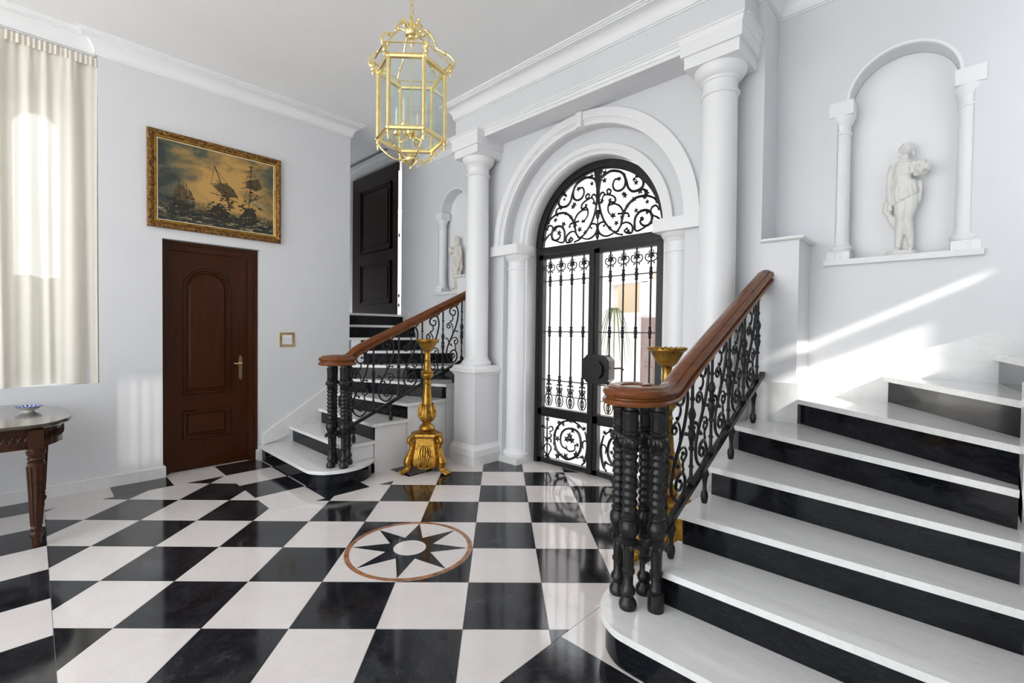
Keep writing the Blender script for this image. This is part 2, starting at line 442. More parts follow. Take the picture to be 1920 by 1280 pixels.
obj('star_centre', MB().prism(ccw([mpt(.102, 2 * PI * i / 40) for i in range(40)]), -.001, .0022), 'marble_white', mo)

# ---- ceilings
struct('ceiling', MB().box(-5.5, XR + .06, -3.8, 2.3, ZC, 4.3).box(-5.5, 1.9, 2.3, 4.05, ZC, 4.3), 'ceiling_paint', label='flat white plaster ceiling of the hall')
struct('ceiling_corridor', MB().box(-8.6, -5.5, 2.3, 4.05, 4.10, 4.3), 'ceiling_paint')

# ---- left wall with door opening and window recess
b = MB()
b.box(-5.55, WX, -3.8, -1.0, 0, ZC)
b.box(-5.55, WX, -1.0, .405, 0, .90)
b.box(-5.55, WX, .405, .84, 0, ZC)
b.box(-5.55, WX, .84, 1.667, 2.19, ZC)
b.box(-5.55, -5.36, .84, 1.667, 0, 2.19)
b.box(-5.55, WX, 1.667, YE, 0, ZC)
def arch_pts(c, z, r, n=24, a0=0, a1=PI): return [(c + r * math.cos(a0 + (a1 - a0) * i / n), z + r * math.sin(a0 + (a1 - a0) * i / n)) for i in range(n + 1)]
wc, wr, wz = .04, .195, 2.99
b.prism_x([(-1.0, .9), (wc - wr, .9), (wc - wr, wz)] + arch_pts(wc, wz, wr, 16, PI, PI / 2)[1:] + [(wc, ZC), (-1.0, ZC)], -5.55, -5.26)
b.prism_x([(.405, .9), (.405, ZC), (wc, ZC)] + arch_pts(wc, wz, wr, 16, PI / 2, 0) + [(wc + wr, .9)], -5.55, -5.26)
b.box(-8.6, -5.55, 2.3, YE, 0, 4.1)
struct('wall_left', b, 'wall_paint', label='pale grey painted wall with a door and a tall window recess')
b = MB()
# unseen high slits, added so a soft sun streak reaches the left wall
b.box(XR, XR + .06, -3.8, YE, 0, 2.95); b.box(XR, XR + .06, -3.8, -1.065, 2.95, ZC)
for y0, y1 in ((-1.040, -.979), (-.955, -.899), (-.874, -.806)): b.box(XR, XR + .06, y0, y1, 2.95, ZC)
b.box(XR, XR + .06, -.782, YE, 2.95, ZC); b.box(XR, XR + .06, -1.07, -.77, 3.74, ZC)
b.box(XR + .06, 1.9, 2.45, YE, 0, 1.95); b.box(XR + .06, 1.9, 2.45, YE, 3.70, ZC); b.box(XR, XR + .14, 2.45, YE, 0, ZC); b.box(1.80, 1.9, -.9, YE, 0, 5.0)  # last box: unseen fin added to keep sun out of the side window
struct('wall_right', b, 'wall_paint')
# right corridor end wall: unseen window and bar invented to shape the sun streak
b = MB()
b.box(1.75, 1.77, YE, WN, 0, 2.10); b.box(1.75, 1.77, YE, 2.70, 2.1, ZC); b.box(1.75, 1.77, 3.315, WN, 2.1, ZC)
b.box(1.75, 1.77, 3.24, 3.315, 2.1, 2.435); b.box(1.75, 1.77, 2.70, 3.315, 2.435, 2.562); b.box(1.75, 1.77, 2.70, 3.315, 2.612, ZC)
struct('wall_corridor', b, 'wall_paint')
struct('window_added_sun', MB().box(1.76, 1.764, 2.69, 3.33, 2.08, 2.63), 'window_glass')  # pane of the invented sun opening

w3 = struct('window_added_sky', loc=(1.1, 2.5, 1.95))  # unseen window, added to bring sky light onto the niche wall
f = MB(); f.box(.38, 1.8, 2.50, 2.55, 1.95, 2.0); f.box(.38, 1.8, 2.50, 2.55, 3.65, 3.70)
for x in (.38, 1.06, 1.75): f.box(x, x + .05, 2.505, 2.545, 2.0, 3.65)
obj('frame', f, 'trim_paint', w3)
obj('pane', MB().box(.43, 1.06, 2.52, 2.525, 2.0, 3.65), 'window_glass', w3); obj('pane', MB().box(1.11, 1.75, 2.52, 2.525, 2.0, 3.65), 'window_glass', w3)

# ---- arch wall (two layers) with its opening
AZ = 2.26
def archwall(r, y0, y1):
    return MB().prism_y([(mir(-.977), 0), (CX - r, 0), (CX - r, AZ)] + arch_pts(CX, AZ, r, 48, PI, 0)[1:] + [(CX + r, 0), (-.977, 0), (-.977, ZC), (mir(-.977), ZC)], y0, y1)
struct('wall_back', archwall(.97, W1, W2), 'wall_paint', label='pale grey wall around the arched gate')
struct('wall_back_inner', archwall(.745, W2, 3.86), 'wall_paint')
# archivolts
for k, (r0, r1, y) in enumerate(((.97, 1.09, W1), (.745, .83, W2))):
    wd = r1 - r0; b = MB()
    b.arch(CX, AZ, r0 - .004, r0 + wd * .30, y - .014, y + .03, n=56)
    b.arch(CX, AZ, r0 + wd * .28, r0 + wd * .42, y - .022, y + .03, n=56)
    b.arch(CX, AZ, r0 + wd * .40, r1, y - .034, y + .03, n=56)
    t_ = struct('trim_%d' % (k + 1), b, 'trim_paint', 30, label='white moulded band around the %s arch' % ('outer', 'inner')[k])
    if k == 0:
        obj('keystone', MB().prism_y([(CX - .030, AZ + .955), (CX + .030, AZ + .955), (CX + .034, AZ + 1.095), (CX - .034, AZ + 1.095)], W1 - .055, W1 + .02), 'trim_paint', t_)

# ---- niche walls (mirrored pair): rectangle plus arch cut-out, statue sill, stub wall beside the arch wall
NC, NRr, NZ0, NZ1 = -.286, .266, 1.886, 2.93
NX0, NX1 = -.612, .042
for side in (0, 1):
    fx = (lambda x, y, z: (x, y, z)) if side == 0 else (lambda x, y, z: (mir(x), y, z))
    fl = side == 1
    xe = 1.9 if side == 0 else mir(-5.885)
    b = MB()
    b.prism_y([(-.977, 0), (NC, 0), (NC, NZ0), (NX0, NZ0), (NX0, NZ1), (NC - NRr, NZ1)] + arch_pts(NC, NZ1, NRr, 20, PI, PI / 2)[1:] + [(NC, ZC), (-.977, ZC)], WN, 4.05)
    b.prism_y([(NC, 0), (xe, 0), (xe, ZC), (NC, ZC)] + arch_pts(NC, NZ1, NRr, 20, PI / 2, 0) + [(NX1, NZ1), (NX1, NZ0), (NC, NZ0)], WN, 4.05)
    b.box(NX0 - .02, NX1 + .02, 3.975, 4.0, NZ0 - .02, NZ1 + NRr + .02)
    if side == 1: b.box(mir(-5.5), mir(-5.885), WN, 4.05, ZC, 4.1)
    b.box(-.977, -.75, W1, WN, 0, 2.0)
    b.mapv(fx, fl)
    struct('wall_back_right' if side == 0 else 'wall_back_left', b, 'wall_paint', label='pale wall with an arched statue niche above the %s stair' % ('right', 'left')[side])
    s_ = struct('trim_%d' % (3 + side), MB().mold([(-.977, W1), (-.75, W1), (-.75, WN)], [(-.01, 2.0), (.018, 2.0), (.03, 2.008), (.03, 2.022), (-.3, 2.022), (-.3, 2.0)]).mapv(fx, fl), 'marble_skirt', label='thin marble capping on the low wall beside the %s niche' % ('right', 'left')[side])
    # niche surround
    nm = struct('trim_%d' % (5 + side), MB().box(-.668, .098, 3.775, 3.98, 1.850, NZ0).mapv(fx, fl), 'marble_skirt', label='marble sill and small columns of the %s statue niche' % ('right', 'left')[side])
    for cxx in (-.592, .022):
        c = MB(); c.lathe([(r_ * 1.12, z_) for r_, z_ in [(.062, 0), (.062, .05), (.058, .055), (.066, .07), (.066, .085), (.052, .10), (.050, .115), (.046, .13), (.043, .84), (.049, .845), (.049, .857), (.043, .862), (.043, .90), (.050, .915), (.060, .935), (.064, .955), (.064, .965)]], (cxx, 3.868, NZ0), 24)
        c.box(cxx - .064, cxx + .064, 3.803, 3.934, NZ0 + .0005, NZ0 + .055)
        c.box(cxx - .066, cxx + .066, 3.798, 3.944, NZ0 + .963, NZ1 + .012)
        obj('column', c.mapv(fx, fl), 'trim_paint', nm, 35)
    bk = MB().prism_y([(NX0 + .001, NZ0), (NX1 - .001, NZ0), (NX1 - .001, NZ1), (NC + NRr - .001, NZ1)] + arch_pts(NC, NZ1, NRr - .001, 24, 0, PI)[1:] + [(NX0 + .001, NZ1)], 3.965, 3.974)
    obj('niche_back', bk.mapv(fx, fl), 'trim_paint', nm)
    # niche arch edge band
    obj('arch_band', MB().arch(NC, NZ1, NRr - .001, NRr + .014, WN - .004, WN + .02, n=36).mapv(fx, fl), 'trim_paint', nm, 30)

# ---- entablature beam over the columns
BX0, BX1, BY = -3.94, -1.03, 3.225
struct('wall_beam', MB().box(BX0, BX1, BY, W1, 3.35, ZC), 'wall_paint', label='entablature beam above the two tall columns')
ap = [(0, 3.345), (.012, 3.345), (.012, 3.372), (.020, 3.374), (.026, 3.395), (.036, 3.400), (.036, 3.412), (.044, 3.414), (.044, 3.424), (0, 3.430)]
struct('trim_7', MB().mold([(BX0, W1), (BX0, BY), (BX1, BY), (BX1, W1)], ap), 'trim_paint', label='white architrave moulding along the beam')
def cornice_prof(h0, h1, p):
    pr = [(-.01, h0), (.012, h0), (.012, h0 + .010), (.022, h0 + .013)]
    hh = h1 - h0 - .013 - .040; ww = p - .025 - .022
    for i in range(1, 9):
        t = PI / 2 * i / 8; pr.append((.022 + ww * (1 - math.cos(t)), h0 + .013 + hh * math.sin(t)))
    z = h1 - .040
    return pr + [(p - .025, z + .010), (p - .012, z + .010), (p - .012, z + .020), (p, z + .023), (p, h1), (-.01, h1)]
cp = cornice_prof(3.640, ZC - .001, .130)
struct('trim_8', MB().mold([(WX, -3.8), (WX, -1.0), (-5.26, -1.0), (-5.26, .405), (WX, .405), (WX, YE), (-5.5, YE)], cp), 'trim_paint', 35, label='white cove cornice along the left wall')
struct('trim_9', MB().mold([(-5.5, WN), (mir(-.977), WN), (mir(-.977), W1), (BX0, W1), (BX0, BY), (BX1, BY), (BX1, W1), (-.977, W1), (-.977, WN), (1.75, WN)], cp), 'trim_paint', 35, label='white cove cornice along the beam and niche walls')
struct('trim_10', MB().mold([(-8.6, WN), (-5.5, WN)], cornice_prof(3.89, 4.05, .10)), 'trim_paint', 35, label='cornice above the dark upstairs door')

# ---- upper left landing: dark panelled door, slightly ajar at its right edge
b = MB(); b.box(-8.6, -7.30, WN, 4.05, 0, 4.1); b.box(-7.30, -5.885, WN, 4.05, 3.86, 4.1); b.box(-8.6, -8.4, YE, WN, 0, 4.1)
struct('wall_landing', b, 'wall_paint')
d2 = struct('door_2', loc=(-6.56, 3.85, 1.6), label='tall dark wooden door at the top of the left stair')
f = MB(); f.prism_y([(-7.30, 1.60), (-7.12, 1.60), (-7.12, 3.73), (-5.945, 3.73), (-5.945, 3.85), (-7.30, 3.85)], 3.775, 3.812)
obj('frame', f, 'dark_door_wood', d2)
l2 = obj('leaf', MB().box(-7.12, -5.942, 3.766, 3.790, 1.604, 3.73), 'dark_door_wood', d2)
for z0, z1 in ((2.60, 3.60), (1.78, 2.42)):
    m_ = MB(); x0, x1 = -7.00, -6.09
    for w_, y_ in ((.050, 3.752), (.022, 3.742)):
        m_.box(x0, x1, y_, 3.77, z0, z0 + w_); m_.box(x0, x1, y_, 3.77, z1 - w_, z1); m_.box(x0, x0 + w_, y_, 3.77, z0, z1); m_.box(x1 - w_, x1, y_, 3.77, z0, z1)
    m_.box(x0 + .09, x1 - .09, 3.755, 3.77, z0 + .09, z1 - .09)
    obj('panel', m_, 'dark_door_wood', l2)
for z in (1.72, 1.86, 2.75): obj('hinge', MB().tube([(-5.930, 3.80, z), (-5.930, 3.80, z + .05)], .012, 8), 'iron', l2)

# ---- baseboards
bp_ = [(0, 0), (.02, 0), (.02, .095), (.016, .103), (0, .103)]
struct('baseboard_left', MB().mold([(WX, -3.8), (WX, .84), (-5.29, .84)], bp_), 'marble_skirt', label='low marble skirting along the left wall')
struct('baseboard_door', MB().mold([(-5.29, 1.667), (WX, 1.667), (WX, 1.69)], bp_), 'marble_skirt')

# ---- left door
d1 = struct('door_1', loc=(-5.27, 1.25, 0), label='brown wooden door with arched upper panel below the painting')
f = MB()
f.prism_x([(.842, 0), (.905, 0), (.905, 2.105), (1.575, 2.105), (1.575, 0), (1.665, 0), (1.665, 2.188), (.842, 2.188)], -5.355, -5.285)
f.prism_x([(.842, 0), (.868, 0), (.868, 2.157), (1.637, 2.157), (1.637, 0), (1.665, 0), (1.665, 2.188), (.842, 2.188)], -5.286, -5.272)
obj('frame', f, 'door_wood', d1)
lf = obj('leaf', MB().box(-5.358, -5.312, .905, 1.575, .004, 2.105), 'door_wood', d1)
def panel_loop(pts, w, d, x):
    # raised bead that follows a closed (y,z) outline
    n = len(pts); mb = MB(); c = Vector((sum(p[0] for p in pts) / n, sum(p[1] for p in pts) / n)); rings = []
    P = [Vector(p) for p in pts]; nor = []
    for i in range(n):
        t1 = (P[i] - P[i - 1]).normalized(); t2 = (P[(i + 1) % n] - P[i]).normalized()
        n1, n2 = Vector((-t1.y, t1.x)), Vector((-t2.y, t2.x)); nn = (n1 + n2) / max(.3, 1 + n1.dot(n2))
        if nn.dot(c - P[i]) < 0: nn = -nn
        nor.append(nn)
    prof = [(0, 0), (w * .15, d), (w * .4, d), (w * .55, d * .2), (w * .75, d * .2), (w, d * .75)]
    for o, h in prof: rings.append([(x + h, *(P[i] + nor[i] * o)) for i in range(n)])
    v = [p for r in rings for p in r]; fs = []
    for j in range(len(rings) - 1):
        for i in range(n): k = (i + 1) % n; fs.append((j * n + i, j * n + k, (j + 1) * n + k, (j + 1) * n + i))
    fs.append(tuple((len(rings) - 1) * n + i for i in range(n)))
    return mb.add(v, fs)
up = [(1.012, .73), (1.215, .73), (1.422, .73), (1.422, 1.2)] + arch_pts(1.217, 1.755, .205, 24) + [(1.012, 1.2)]
obj('panel', panel_loop(up, .062, .024, -5.312), 'door_wood', lf, 30)
lo = [(1.012, .295), (1.215, .295), (1.422, .295), (1.422, .44), (1.422, .578), (1.215, .578), (1.012, .578), (1.012, .44)]
obj('panel', panel_loop(lo, .062, .024, -5.312), 'door_wood', lf, 30)
hp = MB(); hp.prism_x([(1.496, .86), (1.512, .843), (1.528, .86), (1.528, 1.07), (1.522, 1.09), (1.512, 1.105), (1.502, 1.09), (1.496, 1.07)], -5.312, -5.305)
h_ = obj('handle_plate', hp, 'brass', lf, label='brass back plate with keyhole')
hl = MB(); hl.tube([(-5.306, 1.512, 1.02), (-5.262, 1.512, 1.02)], .008, 8); hl.tube(cat([(-5.262, 1.515, 1.02), (-5.258, 1.49, 1.026), (-5.258, 1.46, 1.016), (-5.260, 1.438, 1.024)], 5), .007, 8)
hl.lathe([(.006, 0), (.009, .004), (.004, .008)], (-5.305, 1.512, .93), 8)
obj('lever', hl, 'brass', h_, 40)

# ---- window behind the curtain
wn = struct('window_1', loc=(-5.47, wc, .9), label='tall arched window glowing behind the sheer curtain')
f = MB()
f.arch(0, 0, .135, .196, 0, .05, n=24); f.mapv(lambda x, y, z: (-5.50 + y, wc + x, wz + z))
f.box(-5.50, -5.45, wc - .196, wc - .135, .9, wz); f.box(-5.50, -5.45, wc + .135, wc + .196, .9, wz); f.box(-5.50, -5.45, wc - .14, wc + .14, .9, .96)
obj('frame', f, 'trim_paint', wn)
obj('pane', MB().prism_x([(wc - .14, .94), (wc + .14, .94)] + arch_pts(wc, wz, .14, 20), -5.485, -5.48), 'window_glass', wn)

# ================================================================== COURTYARD beyond the gate
b = MB().box(-14, 6, 4.2, 16, -.12, -.02)
struct('floor_courtyard', b, 'courtyard_stone')
struct('floor_terrace', MB().box(-12, 10, -16, -3.8, -.12, -.02), 'courtyard_stone')
b = MB()
b.prism_y([(-14, 0), (-4.94, 0), (-4.94, 2.32)] + arch_pts(-3.82, 2.32, .32, 20, PI, PI / 2)[1:] + [(-3.82, 5), (-14, 5)], 8.0, 8.3)
b.prism_y([(-4.30, 0), (-4.30, 2.32)] + arch_pts(-3.82, 2.32, .32, 20, 0, PI / 2)[1:] + [(-3.82, 5), (6, 5), (6, 0)], 8.0, 8.3)
b.box(-4.94, -4.30, 8.0, 8.3, 0, 1.70); b.box(-5.02, -4.22, 7.93, 8.0, 1.68, 1.76)
struct('wall_courtyard', b, 'courtyard_plaster')
struct('ceiling_added_shade', MB().box(-14, 6, 4.06, 6.7, 4.5, 4.7), 'courtyard_plaster')  # unseen roof, added to cut the sky light in the courtyard
struct('wall_arcade', MB().box(-14, 6, 9.6, 9.8, 0, 5), 'courtyard_peach')
tag(obj('courtyard_door', MB().box(-4.22, -3.92, 7.92, 7.99, -.02, 1.66).box(-4.17, -3.97, 7.90, 7.93, .1, .75).box(-4.17, -3.97, 7.90, 7.93, .85, 1.55), 'courtyard_brown'), 'brown wooden door across the courtyard seen through the gate', 'door')
pl = thing('courtyard_plant', 'green long-leaved potted plant in the courtyard behind the gate', 'plant', (-3.98, 6.6, 0))
pb = MB(); pb.lathe([(.12, 0), (.16, .25), (.17, .28), (.14, .28)], (-3.98, 6.6, 0), 14); pb.tube([(-3.98, 6.6, .2), (-3.96, 6.6, .9), (-3.99, 6.6, 1.75)], .025, 6)
obj('pot', pb, 'courtyard_peach', pl, 40)
for i in range(16):
    a = 2 * PI * i / 16 + random.uniform(-.2, .2); L = random.uniform(.2, .42); q = []
    for k in range(6):
        t = k / 5; q.append((-3.99 + math.cos(a) * L * t, 6.6 + math.sin(a) * L * t, 1.75 + .35 * t - 1.2 * t * t))
    m_ = MB(); v = []
    for k, p in enumerate(q):
        wd = .011 * (1 - (k / 5) ** 2) + .003; nx, ny = -math.sin(a), math.cos(a); v += [(p[0] + nx * wd, p[1] + ny * wd, p[2]), (p[0], p[1], p[2] + .012), (p[0] - nx * wd, p[1] - ny * wd, p[2])]
    m_.add(v, [f_ for k in range(5) for f_ in ((3 * k, 3 * k + 1, 3 * k + 4, 3 * k + 3), (3 * k + 1, 3 * k + 2, 3 * k + 5, 3 * k + 4))])
    obj('leaf', m_, 'plant_leaf', pl)

# garden beyond the left window, seen dimly through the curtain
struct('floor_garden', MB().box(-20, -5.56, -14, 2.3, -.12, -.02), 'courtyard_stone')
hv = []; hf = []; nyh, nzh = 60, 16
for j in range(nzh + 1):
    for i in range(nyh + 1):
        y = -6 + 8 * i / nyh; t = j / nzh
        z = 2.0 * min(1, t * 1.25) + random.uniform(-.05, .05) - .02; x = -8.2 - (1.0 * max(0, (t - .8) * 5)) + .10 * math.sin(3 * y) + random.uniform(-.06, .06)
        hv.append((x, y, max(-.02, z)))
hv += [(-9.4, -6, -.02), (-9.4, 2, -.02)]
for j in range(nzh):
    for i in range(nyh): o = j * (nyh + 1) + i; hf.append((o, o + 1, o + nyh + 2, o + nyh + 1))
tag(obj('garden_hedge', MB().add(hv, hf), 'hedge_leaf', None, 70), 'green clipped hedge outside, dim behind the sheer curtain', 'hedge')

# ================================================================== COLUMNS
def make_column():
    t = thing('column', 'tall white column', 'column', (0, 0, 0), 'tall columns flanking the gate')
    h = .165
    sq = lambda q: [(-q, -q), (-q, q), (q, q), (q, -q)][::-1]
    obj('plinth', MB().box(-.198, .198, -.198, .165, 0, .095), 'marble_skirt', t, local=True)
    # walking clockwise seen from above puts the right hand on the inside, so walk counter-clockwise
    base = MB().mold(sq(h), [(-.02, .095), (.030, .095), (.030, .155), (.022, .165), (.010, .185), (0, .205), (-.02, .205)][::1], True)
    obj('pedestal_base', base, 'trim_paint', t, local=True)
    obj('pedestal', MB().box(-h, h, -h, h, .09, .93), 'wall_paint', t, local=True)
    cap = MB().mold(sq(h), [(-.02, .915), (.006, .915), (.012, .930), (.030, .950), (.036, .955), (.036, .975), (.018, .985), (.004, 1.018), (-.17, 1.018)], True)
    obj('pedestal_cap', cap, 'trim_paint', t, local=True)
    sh = MB().lathe([(.150, 1.015), (.158, 1.03), (.158, 1.05), (.148, 1.062), (.136, 1.075), (.128, 1.095), (.122, 1.12), (.1215, 1.6), (.118, 2.3), (.112, 2.95), (.112, 3.0)], (0, 0, 0), 40)
    obj('shaft', sh, 'trim_paint', t, 35, local=True)
    c = MB().lathe([(.112, 2.995), (.122, 3.0), (.127, 3.01), (.122, 3.022), (.112, 3.028), (.112, 3.085), (.122, 3.092), (.126, 3.105), (.134, 3.108), (.150, 3.125), (.164, 3.15), (.168, 3.175), (.165, 3.185)], (0, 0, 0), 40)
    c.box(-.178, .178, -.178, .178, 3.183, 3.262)
    c.box(-.198, .198, -.198, .175, 3.262, 3.352)
    c.mold(sq(.198), [(-.03, 3.345), (.002, 3.345), (.010, 3.372), (.010, 3.384), (.018, 3.388), (.018, 3.400), (-.2, 3.404)], True)
    obj('capital', c, 'trim_paint', t, 35, local=True)
    return t
col0 = make_column(); col0.location = (-3.674, 3.318, 0); col0['label'] = 'tall white column on a pedestal beside the left stair'
copy_tree(col0, (-1.208, 3.318, 0), 'tall white column between the gate and the right stair')
def make_small_column():
    t = thing('gate_column', 'short white column', 'column', (0, 0, 0), 'short columns carrying the gate arch')
    obj('plinth', MB().box(-.142, .142, -.145, .13, 0, .062), 'marble_skirt', t, local=True)
    s_ = MB().lathe([(.135, .062), (.142, .075), (.142, .095), (.132, .108), (.122, .118), (.112, .135), (.109, .16), (.108, 1.2), (.104, 2.0), (.104, 2.02), (.112, 2.023), (.114, 2.032), (.112, 2.042), (.104, 2.046), (.104, 2.105), (.112, 2.112), (.116, 2.128), (.130, 2.140), (.142, 2.158), (.144, 2.172)], (0, 0, 0), 36)
    obj('shaft', s_, 'trim_paint', t, 35, local=True)
    return t
sc0 = make_small_column(); sc0.location = (-3.357, 3.615, 0); sc0['label'] = 'short white column at the left jamb of the iron gate'
copy_tree(sc0, (-1.603, 3.615, 0), 'short white column at the right jamb of the iron gate')
for k in range(2):
    q = MB().box(-3.605, -3.213, 3.435, 3.72, 2.172, 2.272)
    if k: q.mapv(lambda x, y, z: (mir(x), y, z), True)
    struct('trim_%d' % (11 + k), q, 'trim_paint', label='plain white impost block under the %s springing of the arch' % ('left', 'right')[k])

# ================================================================== STAIRS
RL = {2: ((-.97, 1.985), (.20, 1.985)), 3: ((-.97, 2.288), (.20, 2.300)), 4: ((-.97, 2.66), (.20, 2.50)), 5: ((-.985, 3.145), (.20, 2.63)),
      6: ((-.735, 3.51), (.20, 2.675)), 7: ((-.316, WN), (.22, 2.83)), 8: ((.169, WN), (.27, 2.78)), 9: ((.55, WN), (.55, YE)), 10: ((.85, WN), (.85, YE))}
bull = [(p.x, p.y) for p in cat([(-.90, 1.680, 0), (-.99, 1.692, 0), (-1.085, 1.765, 0), (-1.142, 1.90, 0), (-1.135, 2.04, 0), (-1.08, 2.16, 0), (-1.0, 2.25, 0), (-.97, 2.27, 0)], 5)]
def shift(seg, d):
    a, b_ = Vector(seg[0]), Vector(seg[1]); t = (b_ - a).normalized(); n_ = Vector((t.y, -t.x))
    return (tuple(a + n_ * d), tuple(b_ + n_ * d))
def stair(side):
    fx = (lambda x, y, z: (x, y, z)) if side == 0 else (lambda x, y, z: (mir(x), y, z)); fl = side == 1
    nm = 'right' if side == 0 else 'left'
    t = thing('staircase', 'marble staircase with black risers and white treads, %s' % ('large in the right foreground' if side == 0 else 'rising beside the brown door'), 'staircase', (fx(-.4, 2.0, 0)), 'twin marble stairs')
    body = MB()
    # first step with its rounded end
    inner = [(.235, 2.0), (.235, 1.68)]
    foot = [(.235, 1.68)] + bull[::1] + [(-.97, 2.28), (.235, 2.28)]
    off = []
    B = [Vector((.235, 1.68))] + [Vector(p) for p in bull]
    for i in range(len(B)):
        d = (B[min(i + 1, len(B) - 1)] - B[max(i - 1, 0)]).normalized(); nn = Vector((-d.y, d.x))
        nn = nn if nn.dot(B[i] - Vector((-.8, 2.1))) > 0 else -nn
        if i < 2: nn = Vector((0, -1))
        off.append(tuple(B[i] + nn * .024))
    rz = MB()
    n = len(B); v = [(p.x, p.y, 0) for p in B] + [(p.x, p.y, RS - .03) for p in B]
    inn = []
    for i in range(n):
        o = Vector(off[i]) - B[i]; inn.append(B[i] - o * .6)
    v += [(p.x, p.y, 0) for p in inn] + [(p.x, p.y, RS - .03) for p in inn]
    fs = [(i, i + 1, n + i + 1, n + i) for i in range(n - 1)] + [(2 * n + i, 3 * n + i, 3 * n + i + 1, 2 * n + i + 1) for i in range(n - 1)] + [(n + i, n + i + 1, 3 * n + i + 1, 3 * n + i) for i in range(n - 1)]
    fs += [(0, n, 3 * n, 2 * n), (n - 1, 3 * n - 1, 4 * n - 1, 2 * n - 1)]
    rz.add(v, fs); obj('riser', rz.mapv(fx, fl), 'marble_riser', t, 30)
    tr1 = ccw([(.235, 2.0)] + off + [(-.99, 2.30), (-.95, 2.0)])
    obj('tread', MB().prism(tr1, RS - .03, RS).mapv(fx, fl), 'marble_tread', t)
    extra = {5: [(-.985, W1), (-.735, W1)], 6: [(-.735, WN)], }
    for k in range(2, 11):
        a, b_ = RL[k]; sa, sb = shift(RL[k], .026)
        zt = RS * k
        if k < 10: na, nb = RL[k + 1]
        else: na, nb = (1.75, WN), (1.75, YE)
        na2, nb2 = shift((na, nb), -.02)
        ox = .032 if k <= 4 else (.02 if k == 5 else 0)
        poly = [(sa[0] - ox, sa[1]), sb]
        if k >= 6: poly = [a if k != 6 else a, sa if k >= 7 else sa, sb] if False else [sa, sb]
        if k <= 8: poly += [(.235, sb[1]), (.235, nb2[1])]
        poly += [nb2, (na2[0] - (ox if k <= 4 else 0), na2[1])]
        if k == 5: poly = poly[:-1] + [na2] + [(-.735, W1), (-1.0, W1)]
        if k == 6: poly = poly[:-1] + [na2, (na[0], WN), (-.735, WN), (-.735, 3.5)]
        if k == 7: poly = poly[:-1] + [na2, (na[0], WN), (a[0], WN)]
        obj('tread', MB().prism(poly, zt - .03, zt).mapv(fx, fl), 'marble_tread', t)
        # riser plate
        t_ = (Vector(b_) - Vector(a)).normalized(); n_ = Vector((t_.y, -t_.x))
        if k == 6: a = tuple(Vector(a) + t_ * .02)
        q = [a, b_, tuple(Vector(b_) - n_ * .015), tuple(Vector(a) - n_ * .015)]
        obj('riser', MB().prism(ccw(q), zt - RS, zt - .03).mapv(fx, fl), 'marble_riser', t)
        # masonry under the step
        bi = .235 if k <= 8 else b_[0]
        core = [tuple(Vector(a) - n_ * .012), tuple(Vector(b_) - n_ * .012), (bi, b_[1] + .02), (bi, nb[1] + .03), nb, na]
        if k == 5: core = core[:-1] + [na, (-.735, W1 + .01), (-.985, W1 + .01)]
        if k == 6: core = core[:-1] + [na, (-.735, WN)]
        body.prism(core, 0, zt - .03)
    body.prism([(-.97, 2.0), (.235, 2.0), (.235, 2.31), (-.97, 2.30)], 0, RS - .03)
    obj('side_wall', body.mapv(fx, fl), 'trim_paint', t)
    obj('side_skirting', MB().mold([(-.985, 3.16), (-.97, 2.66), (-.97, 2.27)], [(0, 0), (-.018, 0), (-.018, .085), (0, .09)][::-1]).mapv(fx, fl), 'marble_skirt', t)
    # wall skirtings that climb with the steps
    sk = MB().prism_x([(1.69, .16), (1.69, .275), (2.655, .89), (2.655, .6), (2.30, .3)], XR - (.022 if side else .058), XR)
    if side == 0: sk.box(XR - .058, XR, 2.50, 2.655, .7, 1.21)
    obj('wall_skirting', sk.mapv(fx, fl), 'marble_skirt', t)
    s2 = MB().prism_y([(-.75, .78), (-.75, 1.066), (-.326, 1.232), (.133, 1.408), (.26, 1.455), (.26, 1.2), (.16, 1.1)], WN - .016, WN)
    obj('wall_skirting', s2.mapv(fx, fl), 'marble_skirt', t)
    s3 = MB().prism_y([(.26, 1.2), (.26, 1.455), (.9, 1.74), (.9, 1.5)] if side else [(.26, 1.2), (.26, 1.455), (.9, 1.74), (1.74, 1.74), (1.74, 1.5)], WN - .016, WN)
    obj('wall_skirting', s3.mapv(fx, fl), 'marble_skirt', t)
    s4 = MB().mold([(-.985, W1), (-.75, W1), (-.75, WN)], [(0, .79), (.016, .79), (.016, 1.062), (0, 1.066)])
    obj('wall_skirting', s4.mapv(fx, fl), 'marble_skirt', t)
    return t
stair(0); stair(1)

